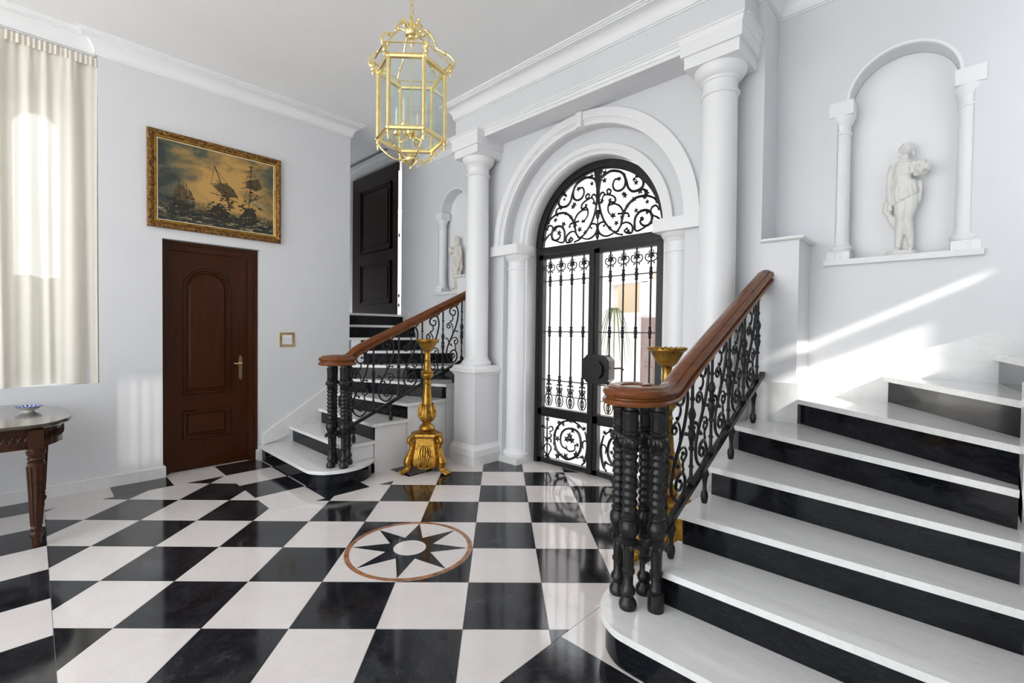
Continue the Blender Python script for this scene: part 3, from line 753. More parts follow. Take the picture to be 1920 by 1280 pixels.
# ================================================================== RAILINGS
SCR = dict(main=[(0.543, 0.916), (0.683, 0.881), (0.609, 0.828), (0.404, 0.866), (0.317, 0.945), (0.5, 0.985), (0.739, 0.95), (0.848, 0.807), (0.696, 0.609), (0.37, 0.437), (0.161, 0.305), (0.204, 0.15), (0.478, 0.03), (0.752, 0.045), (0.783, 0.137), (0.63, 0.225), (0.422, 0.229), (0.37, 0.169), (0.535, 0.1), (0.648, 0.124), (0.565, 0.17)],
 a=[(0.522, 0.545), (0.5, 0.643), (0.37, 0.729), (0.187, 0.736), (0.161, 0.69), (0.291, 0.649), (0.361, 0.672), (0.283, 0.704)],
 b=[(0.5, 0.84), (0.522, 0.783), (0.457, 0.751), (0.378, 0.755)],
 c=[(0.335, 0.422), (0.543, 0.45), (0.752, 0.412), (0.835, 0.335), (0.717, 0.311), (0.596, 0.364), (0.674, 0.382)],
 d=[(0.696, 0.315), (0.665, 0.278), (0.709, 0.231), (0.639, 0.223)], e=[(0.543, 0.535), (0.665, 0.545), (0.796, 0.519)],
 f=[(0.283, 0.409), (0.217, 0.473), (0.117, 0.5)], g=[(0.783, 0.93), (0.761, 0.965), (0.848, 0.985)], h=[(0.283, 0.375), (0.404, 0.362), (0.435, 0.333)])
NEWEL = [(.036, 0), (.040, .012), (.038, .03), (.028, .045), (.024, .055), (.030, .065), (.034, .08), (.028, .095), (.022, .105), (.0225, .155), (.028, .160), (.029, .172), (.0235, .178), (.025, .265),
         (.034, .275), (.046, .285), (.050, .298), (.040, .305), (.030, .312), (.034, .325), (.042, .345), (.044, .365), (.038, .385), (.030, .395), (.036, .402), (.036, .412), (.029, .418)]
for i in range(8):
    z = .425 + i * .034; NEWEL += [(.0285, z), (.035, z + .010), (.035, z + .018), (.0285, z + .027)]
NEWEL += [(.036, .70), (.038, .708), (.030, .716), (.040, .730), (.044, .745), (.038, .762), (.031, .768), (.036, .775), (.037, .785), (.032, .79), (.034, .80), (.035, .86), (.038, .865), (.038, .875), (.030, .882), (.028, .905)]
BAL = [(.010, 0), (.019, .010), (.021, .022), (.013, .04), (.0095, .045), (.0085, .09), (.013, .095), (.013, .103), (.0085, .108), (.008, .18), (.015, .187), (.015, .198), (.010, .203), (.012, .23), (.018, .25), (.020, .268), (.014, .29),
       (.019, .297), (.019, .31), (.012, .315), (.012, .34), (.018, .355), (.020, .375), (.012, .40), (.0085, .405), (.0085, .44), (.013, .445), (.013, .455), (.0085, .46), (.008, .53), (.013, .535), (.013, .545), (.009, .55), (.009, 1.0)]
def railing(side):
    fx = (lambda x, y, z: (x, y, z)) if side == 0 else (lambda x, y, z: (mir(x), y, z)); fl = side == 1
    if side == 0:
        xr = -.945; ys = [2.032, 2.313, 2.567, 2.827, 3.085, 3.346]; zb = lambda y: .492 + .437 * (y - 2.028); zt = lambda y: 1.069 + .455 * (y - 2.037)
    else:
        xr = mir(-4.022); ys = [2.03, 2.302, 2.582, 2.866, 3.138, 3.405]; zb = lambda y: .480 + .418 * (y - 2.028); zt = lambda y: 1.105 + .447 * (y - 2.03)
    nm = 'the right stair, sweeping down into the foreground' if side == 0 else 'the left stair near the brown door'
    t = thing('stair_railing', 'black scrolled iron railing with wooden handrail on ' + nm, 'railing', fx(-1.0, 1.95, .16), 'railings of the twin stairs')
    posts = [(-1.115, 1.915), (-1.022, 1.842), (-1.028, 2.002), (-.925, 1.912)]
    for i, (x, y) in enumerate(posts):
        m_ = MB(); pr = [(r * 1.0, z) for r, z in NEWEL]
        if i == 3: pr = [(.036, 0), (.036, .075), (.026, .080), (.028, .09)] + pr[7:]
        m_.lathe(pr, (x, y, RS), 16)
        # leafy collar
        for k in range(8):
            a = 2 * PI * k / 8; c_, s_ = math.cos(a), math.sin(a)
            m_.ball((x + .045 * c_, y + .045 * s_, RS + .286), (.011, .011, .016), 6, 4)
            m_.ball((x + .040 * c_, y + .040 * s_, RS + .742), (.010, .010, .014), 6, 4)
        obj('newel_post', m_.mapv(fx, fl), 'iron', t, 40)
    # bottom rail
    y0, y1 = 1.93, 3.475
    q = []
    for y in (y0, y1): q += [(xr - .016, y, zb(y) - .030), (xr + .016, y, zb(y) - .030), (xr + .016, y, zb(y)), (xr - .016, y, zb(y))]
    obj('bottom_rail', MB().add(q, [(0, 1, 2, 3), (7, 6, 5, 4), (0, 4, 5, 1), (1, 5, 6, 2), (2, 6, 7, 3), (3, 7, 4, 0)]).mapv(fx, fl), 'iron', t)
    for y in ys:
        h = zt(y) - zb(y) + .004; m_ = MB().lathe([(r, z * h / 1.0 if i == len(BAL) - 1 else z * min(1, h / .60)) for i, (r, z) in enumerate(BAL)], (xr, y, zb(y) - .002), 10)
        obj('baluster', m_.mapv(fx, fl), 'iron', t, 40)
    for i in range(len(ys)):
        a = ys[i]; b_ = ys[i + 1] if i + 1 < len(ys) else None
        if b_ is None: continue
        m_ = MB()
        for k_, pts in SCR.items():
            P = []
            for u, v in pts:
                y = a + .02 + u * (b_ - a - .04); P.append((xr, y, zb(y) + .006 + v * (zt(y) - zb(y) - .012)))
            P = cat(P, 5); n = len(P); r0 = .0085 if k_ == 'main' else .0065
            m_.tube(P, [r0 * (.7 + .3 * min(1, 4 * min(j, n - 1 - j) / n + .15)) for j in range(n)], 6, flat=(1, 0, 0))
            m_.ball(P[0], .010 if k_ in ('main', 'b', 'd') else .008, 6, 4); m_.ball(P[-1], .011, 6, 4)
        obj('scroll_panel', m_.mapv(fx, fl), 'iron', t, 50)
    for k, y in ((2, 2.100), (3, 2.495), (4, 2.885), (5, 3.29)):
        z0 = RS * k; z1 = zb(y) - .028; h = z1 - z0
        m_ = MB().lathe([(.013, 0), (.017, .012), (.020, .035), (.018, .055), (.011, .066), (.010, h * .5 if h > .16 else .07), (.016, max(.075, h - .05)), (.022, max(.08, h - .035)), (.018, max(.085, h - .018)), (.012, h)], (xr, y, z0), 10)
        obj('foot', m_.mapv(fx, fl), 'iron', t, 40)
    # handrail: swept moulded profile ending in a scrolled volute over the newel cluster
    rc = .042
    path = [(xr, 3.50, zt(3.50) + rc)]
    for y in (3.3, 3.0, 2.7, 2.45, 2.32): path.append((xr, y, zt(y) + rc))
    zl = 1.105
    path += [(xr, 2.22, zt(2.22) + rc - .002), (xr, 2.13, max(zl + .02, zt(2.13) + rc - .006)), (xr + .008, 2.04, zl + .008), (xr + .012, 1.95, zl), (xr + .008, 1.87, zl), (-.975, 1.805, zl), (-1.045, 1.790, zl), (-1.11, 1.845, zl), (-1.125, 1.925, zl), (-1.085, 1.99, zl), (-1.02, 1.985, zl), (-.99, 1.93, zl)]
    P = cat(path, 6); hp_ = [(-.038, -.042), (-.050, -.038), (-.053, -.028), (-.049, -.017), (-.036, -.013), (-.036, -.006), (-.047, .000), (-.052, .012), (-.046, .026), (-.032, .033), (-.029, .030), (-.026, .038), (-.012, .043), (0, .044)]
    prof = hp_ + [(-a, b__) for a, b__ in hp_[-2::-1]]
    m_ = MB(); v = []; n = len(P); mcount = len(prof)
    for i, p in enumerate(P):
        d = (P[min(i + 1, n - 1)] - P[max(i - 1, 0)]).normalized(); sd = d.cross(Vector((0, 0, 1))).normalized(); u = sd.cross(d).normalized()
        if u.z < 0: u = -u
        for (s_, h) in prof: v.append(p + sd * s_ + u * h)
    fs = [(i * mcount + k, i * mcount + (k + 1) % mcount, (i + 1) * mcount + (k + 1) % mcount, (i + 1) * mcount + k) for i in range(n - 1) for k in range(mcount)]
    fs += [tuple(range(mcount)), tuple((n - 1) * mcount + k for k in range(mcount))[::-1]]
    m_.add(v, fs)
    m_.lathe([(.05, -.035), (.065, -.03), (.065, .02), (.05, .034), (.0, .036)], (-1.04, 1.90, zl), 20)
    obj('handrail', m_.mapv(fx, fl), 'rail_wood', t, 28)
railing(0); railing(1)

# ================================================================== GATE
FAN = dict(A=[(0.264, 2.274), (0.206, 2.293), (0.121, 2.364), (0.059, 2.454), (0.023, 2.557), (0.010, 2.657), (0.010, 2.747), (0.035, 2.837), (0.12, 2.877), (0.195, 2.867), (0.261, 2.83), (0.291, 2.766), (0.28, 2.705), (0.232, 2.679), (0.182, 2.696), (0.16, 2.744), (0.18, 2.791), (0.226, 2.791)],
B=[(0.278, 2.819), (0.303, 2.749), (0.32, 2.689), (0.36, 2.649), (0.415, 2.645), (0.46, 2.667), (0.467, 2.714), (0.436, 2.756), (0.397, 2.771)],
C=[(0.36, 2.646), (0.422, 2.647), (0.483, 2.638), (0.506, 2.609), (0.503, 2.583)],
D=[(0.198, 2.298), (0.246, 2.352), (0.261, 2.408), (0.276, 2.462), (0.315, 2.527), (0.377, 2.575), (0.446, 2.587), (0.514, 2.577), (0.574, 2.545), (0.596, 2.51)],
E=[(0.549, 2.335), (0.414, 2.285), (0.39, 2.345), (0.396, 2.407), (0.434, 2.45), (0.487, 2.458), (0.532, 2.44), (0.555, 2.395), (0.548, 2.348), (0.512, 2.32), (0.467, 2.33), (0.443, 2.365), (0.466, 2.382)],
F=[(0.222, 2.313), (0.254, 2.366), (0.302, 2.38), (0.35, 2.358), (0.371, 2.32), (0.36, 2.279), (0.312, 2.282), (0.287, 2.307), (0.311, 2.321)],
G=[(0.539, 2.432), (0.553, 2.47), (0.59, 2.481), (0.616, 2.446)], G2=[(.56, 2.40), (.60, 2.38), (.64, 2.34), (.66, 2.29)],
H=[(0.069, 2.382), (0.086, 2.402), (0.06, 2.421), (0.017, 2.409), (0.004, 2.366), (0.036, 2.309), (0.097, 2.282), (0.156, 2.293), (0.189, 2.31)],
I=[(0.008, 2.649), (0.037, 2.696), (0.063, 2.694), (0.072, 2.674)], I2=[(0.132, 2.677), (0.14, 2.697), (0.119, 2.716), (0.098, 2.706), (0.107, 2.675)],
J=[(0.035, 2.607), (0.064, 2.668), (0.132, 2.659), (0.183, 2.627), (0.184, 2.587), (0.134, 2.589), (0.113, 2.556), (0.118, 2.504), (0.157, 2.461)],
J2=[(0.117, 2.563), (0.176, 2.57), (0.234, 2.541), (0.268, 2.485), (0.265, 2.429)], L=[(0.223, 2.471), (0.244, 2.468), (0.317, 2.459), (0.329, 2.432)])
FLEAF = [(0.378, 2.751), (0.398, 2.718), (0.226, 2.788), (0.07, 2.807), (0.073, 2.877), (0.273, 2.642), (0.289, 2.624), (0.17, 2.462), (0.204, 2.388), (0.048, 2.62), (0.133, 2.611), (0.377, 2.572), (0.484, 2.572), (0.508, 2.527), (0.403, 2.469), (0.51, 2.434), (0.138, 2.35), (0.315, 2.527), (0.261, 2.436), (0.328, 2.298), (0.458, 2.39), (0.499, 2.604), (0.438, 2.634)]
PAN = dict(P1=[(-0.122, 0.418), (-0.185, 0.465), (-0.27, 0.488), (-0.372, 0.467), (-0.445, 0.402), (-0.482, 0.318), (-0.48, 0.234), (-0.456, 0.166), (-0.403, 0.122), (-0.321, 0.094), (-0.235, 0.126), (-0.18, 0.177), (-0.153, 0.246), (-0.162, 0.336), (-0.198, 0.394), (-0.269, 0.412), (-0.341, 0.395), (-0.392, 0.345), (-0.406, 0.271), (-0.382, 0.215), (-0.338, 0.2)],
P2=[(-0.125, 0.234), (-0.133, 0.29), (-0.106, 0.317), (-0.082, 0.299)], P3=[(-0.193, 0.134), (-0.131, 0.152), (-0.12, 0.12)], P4=[(-0.108, 0.408), (-0.083, 0.327), (-0.078, 0.243), (-0.09, 0.166), (-0.109, 0.105), (-0.136, 0.076)],
P5=[(-0.331, 0.231), (-0.315, 0.186), (-0.272, 0.183), (-0.229, 0.203), (-0.223, 0.25)], P6=[(-0.208, 0.201), (-0.222, 0.157), (-0.235, 0.126)],
S1=[(-0.568, 0.365), (-0.545, 0.39), (-0.514, 0.392), (-0.506, 0.363), (-0.54, 0.339)], S2=[(-0.559, 0.318), (-0.528, 0.311), (-0.531, 0.286), (-0.558, 0.269), (-0.527, 0.256), (-0.531, 0.237)],
S3=[(-0.577, 0.211), (-0.545, 0.198), (-0.525, 0.165), (-0.548, 0.118), (-0.575, 0.082)], S4=[(-0.599, 0.36), (-0.624, 0.387), (-0.639, 0.373)], S5=[(-0.585, 0.209), (-0.612, 0.18), (-0.623, 0.14), (-0.603, 0.101), (-0.583, 0.087)], S0=[(-0.584, 0.50), (-0.582, 0.302), (-0.58, 0.06)])
PLEAF = [(-0.296, 0.296), (-0.26, 0.296), (-0.325, 0.297), (-0.289, 0.338), (-0.185, 0.442), (-0.371, 0.438), (-0.424, 0.448), (-0.336, 0.123), (-0.207, 0.154), (-0.254, 0.397), (-0.115, 0.436), (-0.577, 0.465), (-0.571, 0.083), (-0.582, 0.259), (-0.195, 0.261), (-0.44, 0.103), (-0.443, 0.282), (-0.131, 0.152)]
GYp = 3.775
def leaf_blob(mb, x, z, r, k=5):
    a0 = random.uniform(0, 2 * PI); v = [(CX + x, GYp - .012, z), (CX + x, GYp + .006, z)]; n = 2 * k
    for i in range(n):
        rr = r if i % 2 == 0 else r * .45; v.append((CX + x + rr * math.cos(a0 + PI * i / k), GYp - .003, z + rr * math.sin(a0 + PI * i / k)))
    mb.add(v, [(0, 2 + i, 2 + (i + 1) % n) for i in range(n)] + [(1, 2 + (i + 1) % n, 2 + i) for i in range(n)])
gate = thing('iron_gate', 'black wrought iron double gate with scrolled fanlight under the arch', 'gate', (CX, GYp, 0))
fr = MB(); fr.arch(CX, AZ, .668, .735, 3.735, 3.805, n=48)
fr.box(-3.208, -3.165, 3.735, 3.805, 0, AZ); fr.box(-1.795, -1.752, 3.735, 3.805, 0, AZ)
fr.box(-3.19, -1.77, 3.725, 3.805, 2.185, 2.250); fr.box(-3.19, -1.77, 3.715, 3.80, 2.176, 2.19)
fr.arch(CX, AZ, .655, .672, 3.755, 3.785, n=48)
frame = obj('frame', fr, 'iron', gate, 35)
for sg in (1, -1):
    m_ = MB()
    for nm_, pts in FAN.items():
        P = cat([(CX + sg * x, GYp, z) for x, z in pts], 5); n = len(P); r0 = .014 if nm_ in 'ADEB' else .011
        m_.tube(P, [r0 * (.65 + .35 * math.sin(PI * j / (n - 1))) for j in range(n)], 6, flat=(0, 1, 0))
        m_.ball(P[-1], .014, 6, 4); m_.ball(P[0], .012, 6, 4)
    for x, z in FLEAF: leaf_blob(m_, sg * x, z, random.uniform(.026, .042))
    obj('fanlight_scroll', m_, 'iron', gate, 50)
m_ = MB(); m_.prism_y([(CX - .045, 2.945), (CX - .03, 2.85), (CX - .012, 2.74), (CX - .006, 2.66), (CX + .006, 2.66), (CX + .012, 2.74), (CX + .03, 2.85), (CX + .045, 2.945)], GYp - .018, GYp + .012)
m_.ball((CX, GYp, 2.50), (.024, .014, .05), 8, 6); m_.ball((CX, GYp, 2.90), (.05, .02, .04), 8, 6); m_.ball((CX, GYp, 2.30), (.022, .014, .035), 6, 5); m_.ball((CX, GYp, 2.66), (.018, .016, .02), 6, 5)
m_.tube([(CX, GYp, 2.45), (CX, GYp, 2.25)], .008, 6)
obj('centre_palmette', m_, 'iron', gate, 50)
bar_me = None
bar = MB(); bz = []
bar.tube([(0, 0, .61), (0, 0, 2.13)], .0085, 8)
for zc in (1.903, 1.381, .878):
    bar.lathe([(.009, -.055), (.015, -.05), (.017, -.04), (.011, -.028), (.016, -.018), (.019, 0), (.016, .018), (.011, .028), (.017, .04), (.015, .05), (.009, .055)], (0, 0, zc), 8)
bar.lathe([(.009, -.03), (.014, -.02), (.014, .02), (.009, .03)], (0, 0, 2.06), 8)
for sg in (1, -1):
    bar.tube(cat([(sg * .010, 0, 2.01), (sg * .03, 0, 1.985), (sg * .028, 0, 2.0)], 4), .005, 5, flat=(0, 1, 0))
    bar.tube(cat([(sg * .006, 0, 2.005), (sg * .036, 0, 2.012), (sg * .055, 0, 2.035), (sg * .048, 0, 2.068), (sg * .024, 0, 2.068), (sg * .022, 0, 2.046), (sg * .034, 0, 2.044)], 5), .006, 6, flat=(0, 1, 0))
    bar.tube(cat([(sg * .006, 0, 2.065), (sg * .022, 0, 2.085), (sg * .012, 0, 2.105)], 4), .005, 5, flat=(0, 1, 0))
    bar.tube(cat([(sg * .010, 0, .80), (sg * .036, 0, .80), (sg * .022, 0, .765), (sg * .030, 0, .74), (sg * .012, 0, .725)], 5), .006, 6, flat=(0, 1, 0))
    bar.tube(cat([(sg * .008, 0, .735), (sg * .040, 0, .71), (sg * .045, 0, .66), (sg * .022, 0, .615), (0, 0, .625), (-sg * .022, 0, .66), (-sg * .012, 0, .70), (sg * .006, 0, .705)], 5), .0055, 6, flat=(0, 1, 0))
    bar.tube(cat([(sg * .006, 0, .83), (sg * .026, 0, .842), (sg * .03, 0, .82)], 4), .005, 5, flat=(0, 1, 0))
bar.lathe([(.009, -.03), (.016, -.015), (.016, .015), (.009, .03)], (0, 0, .775), 8)
bar_me = None
for lv, (xa, xb, xs) in enumerate(((-3.163, -2.484, (-3.048, -2.909, -2.771, -2.629)), (-2.476, -1.797, (-2.331, -2.195, -2.064, -1.926)))):
    f = MB(); wl = .046; y0, y1 = 3.74, 3.80
    f.box(xa, xa + wl, y0, y1, .012, 2.172); f.box(xb - wl - .012, xb, y0 - .006, y1, .012, 2.172)
    f.box(xa, xb, y0, y1, 2.130, 2.172); f.box(xa, xb, y0, y1, .505, .590); f.box(xa, xb, y0, y1, .012, .062)
    f.box(xa, xb, y0 - .008, y1, .580, .596); f.box(xa, xb, y0 - .008, y1, .500, .512)
    leaf = obj('gate_leaf', f, 'iron', gate)
    for zc in (1.903, 1.381, .878): obj('crossbar', MB().box(xa + .02, xb - .02, GYp - .005, GYp + .005, zc - .005, zc + .005), 'iron', leaf)
    for x in xs:
        if bar_me is None:
            o = obj('bar', bar, 'iron', leaf, 45); bar_me = o.data
        else:
            o = bpy.data.objects.new('bar', bar_me); COL.objects.link(o); o.parent = leaf
        o.location = (x, GYp, 0)
    m_ = MB(); sg = 1 if lv == 0 else -1
    for nm_, pts in PAN.items():
        P = cat([(CX + sg * x, GYp, z) for x, z in pts], 5); n = len(P); r0 = .014 if nm_ in ('P1', 'P4') else .009
        m_.tube(P, [r0 * (.6 + .4 * math.sin(PI * j / (n - 1))) for j in range(n)], 6, flat=(0, 1, 0)); m_.ball(P[-1], .012, 6, 4)
    for x, z in PLEAF: leaf_blob(m_, sg * x, z, random.uniform(.026, .05) if x < -.2 else .03)
    for k in range(9):
        x, z = PAN['P1'][k + 1]; leaf_blob(m_, sg * (x + random.uniform(-.02, .02)), z + random.uniform(-.02, .02), .028)
    obj('scroll_panel', m_, 'iron', leaf, 50)
    # octagonal lock box
    lx0, lx1 = ((-2.600, -2.488) if lv == 0 else (-2.474, -2.285)); zc, hz = 1.03, .135; c_ = .05
    f = MB(); yb = 3.735 if lv == 0 else 3.70
    if lv == 0: pol = [(lx1, zc - hz), (lx1, zc + hz), (lx0 + c_, zc + hz), (lx0, zc + hz - c_), (lx0, zc - hz + c_), (lx0 + c_, zc - hz)]
    else: pol = [(lx0, zc - hz), (lx1 - c_, zc - hz), (lx1, zc - hz + c_), (lx1, zc + hz - c_), (lx1 - c_, zc + hz), (lx0, zc + hz)]
    f.prism_y(pol, yb, 3.80)
    lk = obj('lock_box', f, 'iron', leaf)
    if lv == 1:
        g = MB(); g.prism_y([(-2.40 + .062 * math.cos(PI / 8 + PI / 4 * i), 1.03 + .085 * math.sin(PI / 8 + PI / 4 * i)) for i in range(8)], 3.665, 3.70)
        obj('lock_plate', g, 'iron', lk, 40); g = MB()
        g.tube(cat([(-2.27, 3.76, 1.045), (-2.22, 3.79, 1.05), (-2.19, 3.80, 1.035)], 4), .008, 6)
        obj('gate_handle', g, 'iron', lk, 40)

# ================================================================== LANTERN
LX, LY = -2.463, 1.660
lan = thing('hanging_lantern', 'six-sided polished brass lantern with glass panes hanging from a chain', 'lantern', (LX, LY, 2.40))
ROT = math.radians(-14)
va = [ROT + PI / 3 * i for i in range(6)]
def lp(r, a, z): return (LX + r * math.cos(a), LY + r * math.sin(a), z)
ZT, ZB, LR = 2.975, 2.562, .206
for nm_, z in (('top_ring', ZT), ('bottom_ring', ZB)):
    body = MB()
    for i in range(6): body.tube([lp(LR, va[i], z), lp(LR, va[(i + 1) % 6], z)], .0155, 8); body.ball(lp(LR, va[i], z), .018, 8, 6)
    obj(nm_, body, 'gold_polished', lan, 40)
for i in range(6): obj('corner_post', MB().tube([lp(LR, va[i], ZB), lp(LR, va[i], ZT)], .0130, 12), 'gold_polished', lan, 40)
for i in range(6):
    a, b_ = Vector(lp(LR - .004, va[i], 0)), Vector(lp(LR - .004, va[(i + 1) % 6], 0)); d = (b_ - a).normalized() * .009; nn = d.cross(Vector((0, 0, 1))).normalized() * .002
    q = [a + d, b_ - d]; m_ = MB()
    m_.prism([tuple((q[0] + nn)[:2]), tuple((q[1] + nn)[:2]), tuple((q[1] - nn)[:2]), tuple((q[0] - nn)[:2])], ZB + .012, ZT - .012)
    obj('pane', m_, 'lantern_glass', lan)
gal = MB()
for i in range(6): gal.tube([lp(.238, va[i], 3.035), lp(.238, va[(i + 1) % 6], 3.035)], .0048, 6)
obj('gallery_rail', gal, 'gold_polished', lan, 40)
for i in range(6):
    m_ = MB()
    m_.tube(cat([lp(r, va[i], z) for r, z in ((.028, 3.222), (.075, 3.240), (.112, 3.212), (.142, 3.165), (.152, 3.130), (.185, 3.108), (.232, 3.085), (.262, 3.050), (.258, 3.015), (.240, 3.004))], 5), .0075, 8)
    for r, z in ((.10, 3.225), (.146, 3.150), (.205, 3.10)): m_.ball(lp(r, va[i], z), .0125, 8, 5)
    m_.lathe([(.004, .045), (.012, .038), (.017, .028), (.010, .018), (.014, .006), (.014, 0), (.006, -.008), (.009, -.016), (.003, -.03)], lp(.240, va[i], 2.985), 8)
    m_.tube([lp(.215, va[i], 2.985), lp(.240, va[i], 3.0)], .006, 6)
    obj('crown_arm', m_, 'gold_polished', lan, 45)
for i in range(6):
    m_ = MB().tube(cat([lp(r, va[i], z - .023) for r, z in ((.205, 2.565), (.190, 2.535), (.160, 2.505), (.125, 2.478), (.085, 2.462), (.040, 2.462))], 5), .0058, 8)
    m_.ball(lp(.150, va[i], 2.475), .010, 8, 5)
    m_.lathe([(.004, .0), (.011, -.006), (.013, -.018), (.007, -.026), (.009, -.036), (.006, -.05), (.002, -.062)][::-1], lp(LR, va[i], 2.555), 8)
    obj('bottom_arm', m_, 'gold_polished', lan, 45)
hub = MB(); hub.lathe([(.004, 3.13), (.009, 3.14), (.010, 3.175), (.022, 3.18), (.026, 3.19), (.040, 3.196), (.046, 3.212), (.046, 3.225), (.030, 3.235), (.020, 3.25), (.022, 3.27), (.012, 3.285), (.009, 3.305)], (LX, LY, 0), 18)
for i in range(6):
    hub.tube(cat([lp(r, va[i] + PI / 6, z) for r, z in ((.02, 3.24), (.034, 3.27), (.056, 3.288), (.07, 3.276))], 5), [.012 - .0006 * k for k in range(16)], 6)
obj('crown_hub', hub, 'gold_polished', lan, 45)
fin = MB().lathe([(.002, 2.398), (.009, 2.404), (.011, 2.412), (.006, 2.420), (.012, 2.426), (.020, 2.434), (.034, 2.446), (.044, 2.456), (.044, 2.466), (.032, 2.474), (.030, 2.488), (.018, 2.502), (.004, 2.506)], (LX, LY, -.023), 18)
obj('finial', fin, 'gold_polished', lan, 45)
rod = MB().tube([(LX, LY, 3.16), (LX, LY, 2.62)], .0045, 8)
rod.lathe([(.006, 2.605), (.030, 2.612), (.034, 2.625), (.034, 2.645), (.016, 2.655), (.008, 2.66)], (LX, LY, -.02), 14); rod.ball((LX, LY, 2.575), .012, 8, 5)
obj('centre_rod', rod, 'gold_polished', lan, 45)
for i in range(4):
    a = va[0] + PI / 4 + PI / 2 * i
    m_ = MB().tube(cat([lp(r, a, z - .02) for r, z in ((.025, 2.618), (.045, 2.585), (.075, 2.575), (.095, 2.595), (.098, 2.62))], 5), .006, 8)
    m_.lathe([(.006, 2.615), (.022, 2.622), (.024, 2.634), (.013, 2.638), (.013, 2.652)], lp(.098, a, -.02), 12)
    ar = obj('candle_arm', m_, 'gold_polished', lan, 45)
    obj('candle_tube', MB().lathe([(.0105, 2.645), (.0105, 2.735), (.006, 2.738), (.010, 2.750), (.011, 2.765), (.006, 2.785), (.002, 2.795)], lp(.098, a, -.02), 12), 'candle', ar, 40)
# chain up to a ceiling rose: one object for each link
z = 3.315; k = 0; link = None
while z < 3.70:
    m_ = MB(); pts = []
    hh, ww = (.028, .012) if k else (.024, .018)
    for q in range(12):
        a = 2 * PI * q / 12; pts.append((LX + (ww * math.cos(a) if k % 2 == 0 else 0), LY + (ww * math.cos(a) if k % 2 else 0), z + hh * math.sin(a)))
    m_.tube(pts, .0032, 6, True); obj('chain_link', m_, 'gold_polished', lan, 50)
    z += .046; k += 1
obj('ceiling_rose', MB().lathe([(.012, 3.68), (.016, 3.71), (.05, 3.75), (.07, 3.785), (.07, 3.795)], (LX, LY, 0), 20), 'gold_polished', lan, 45)

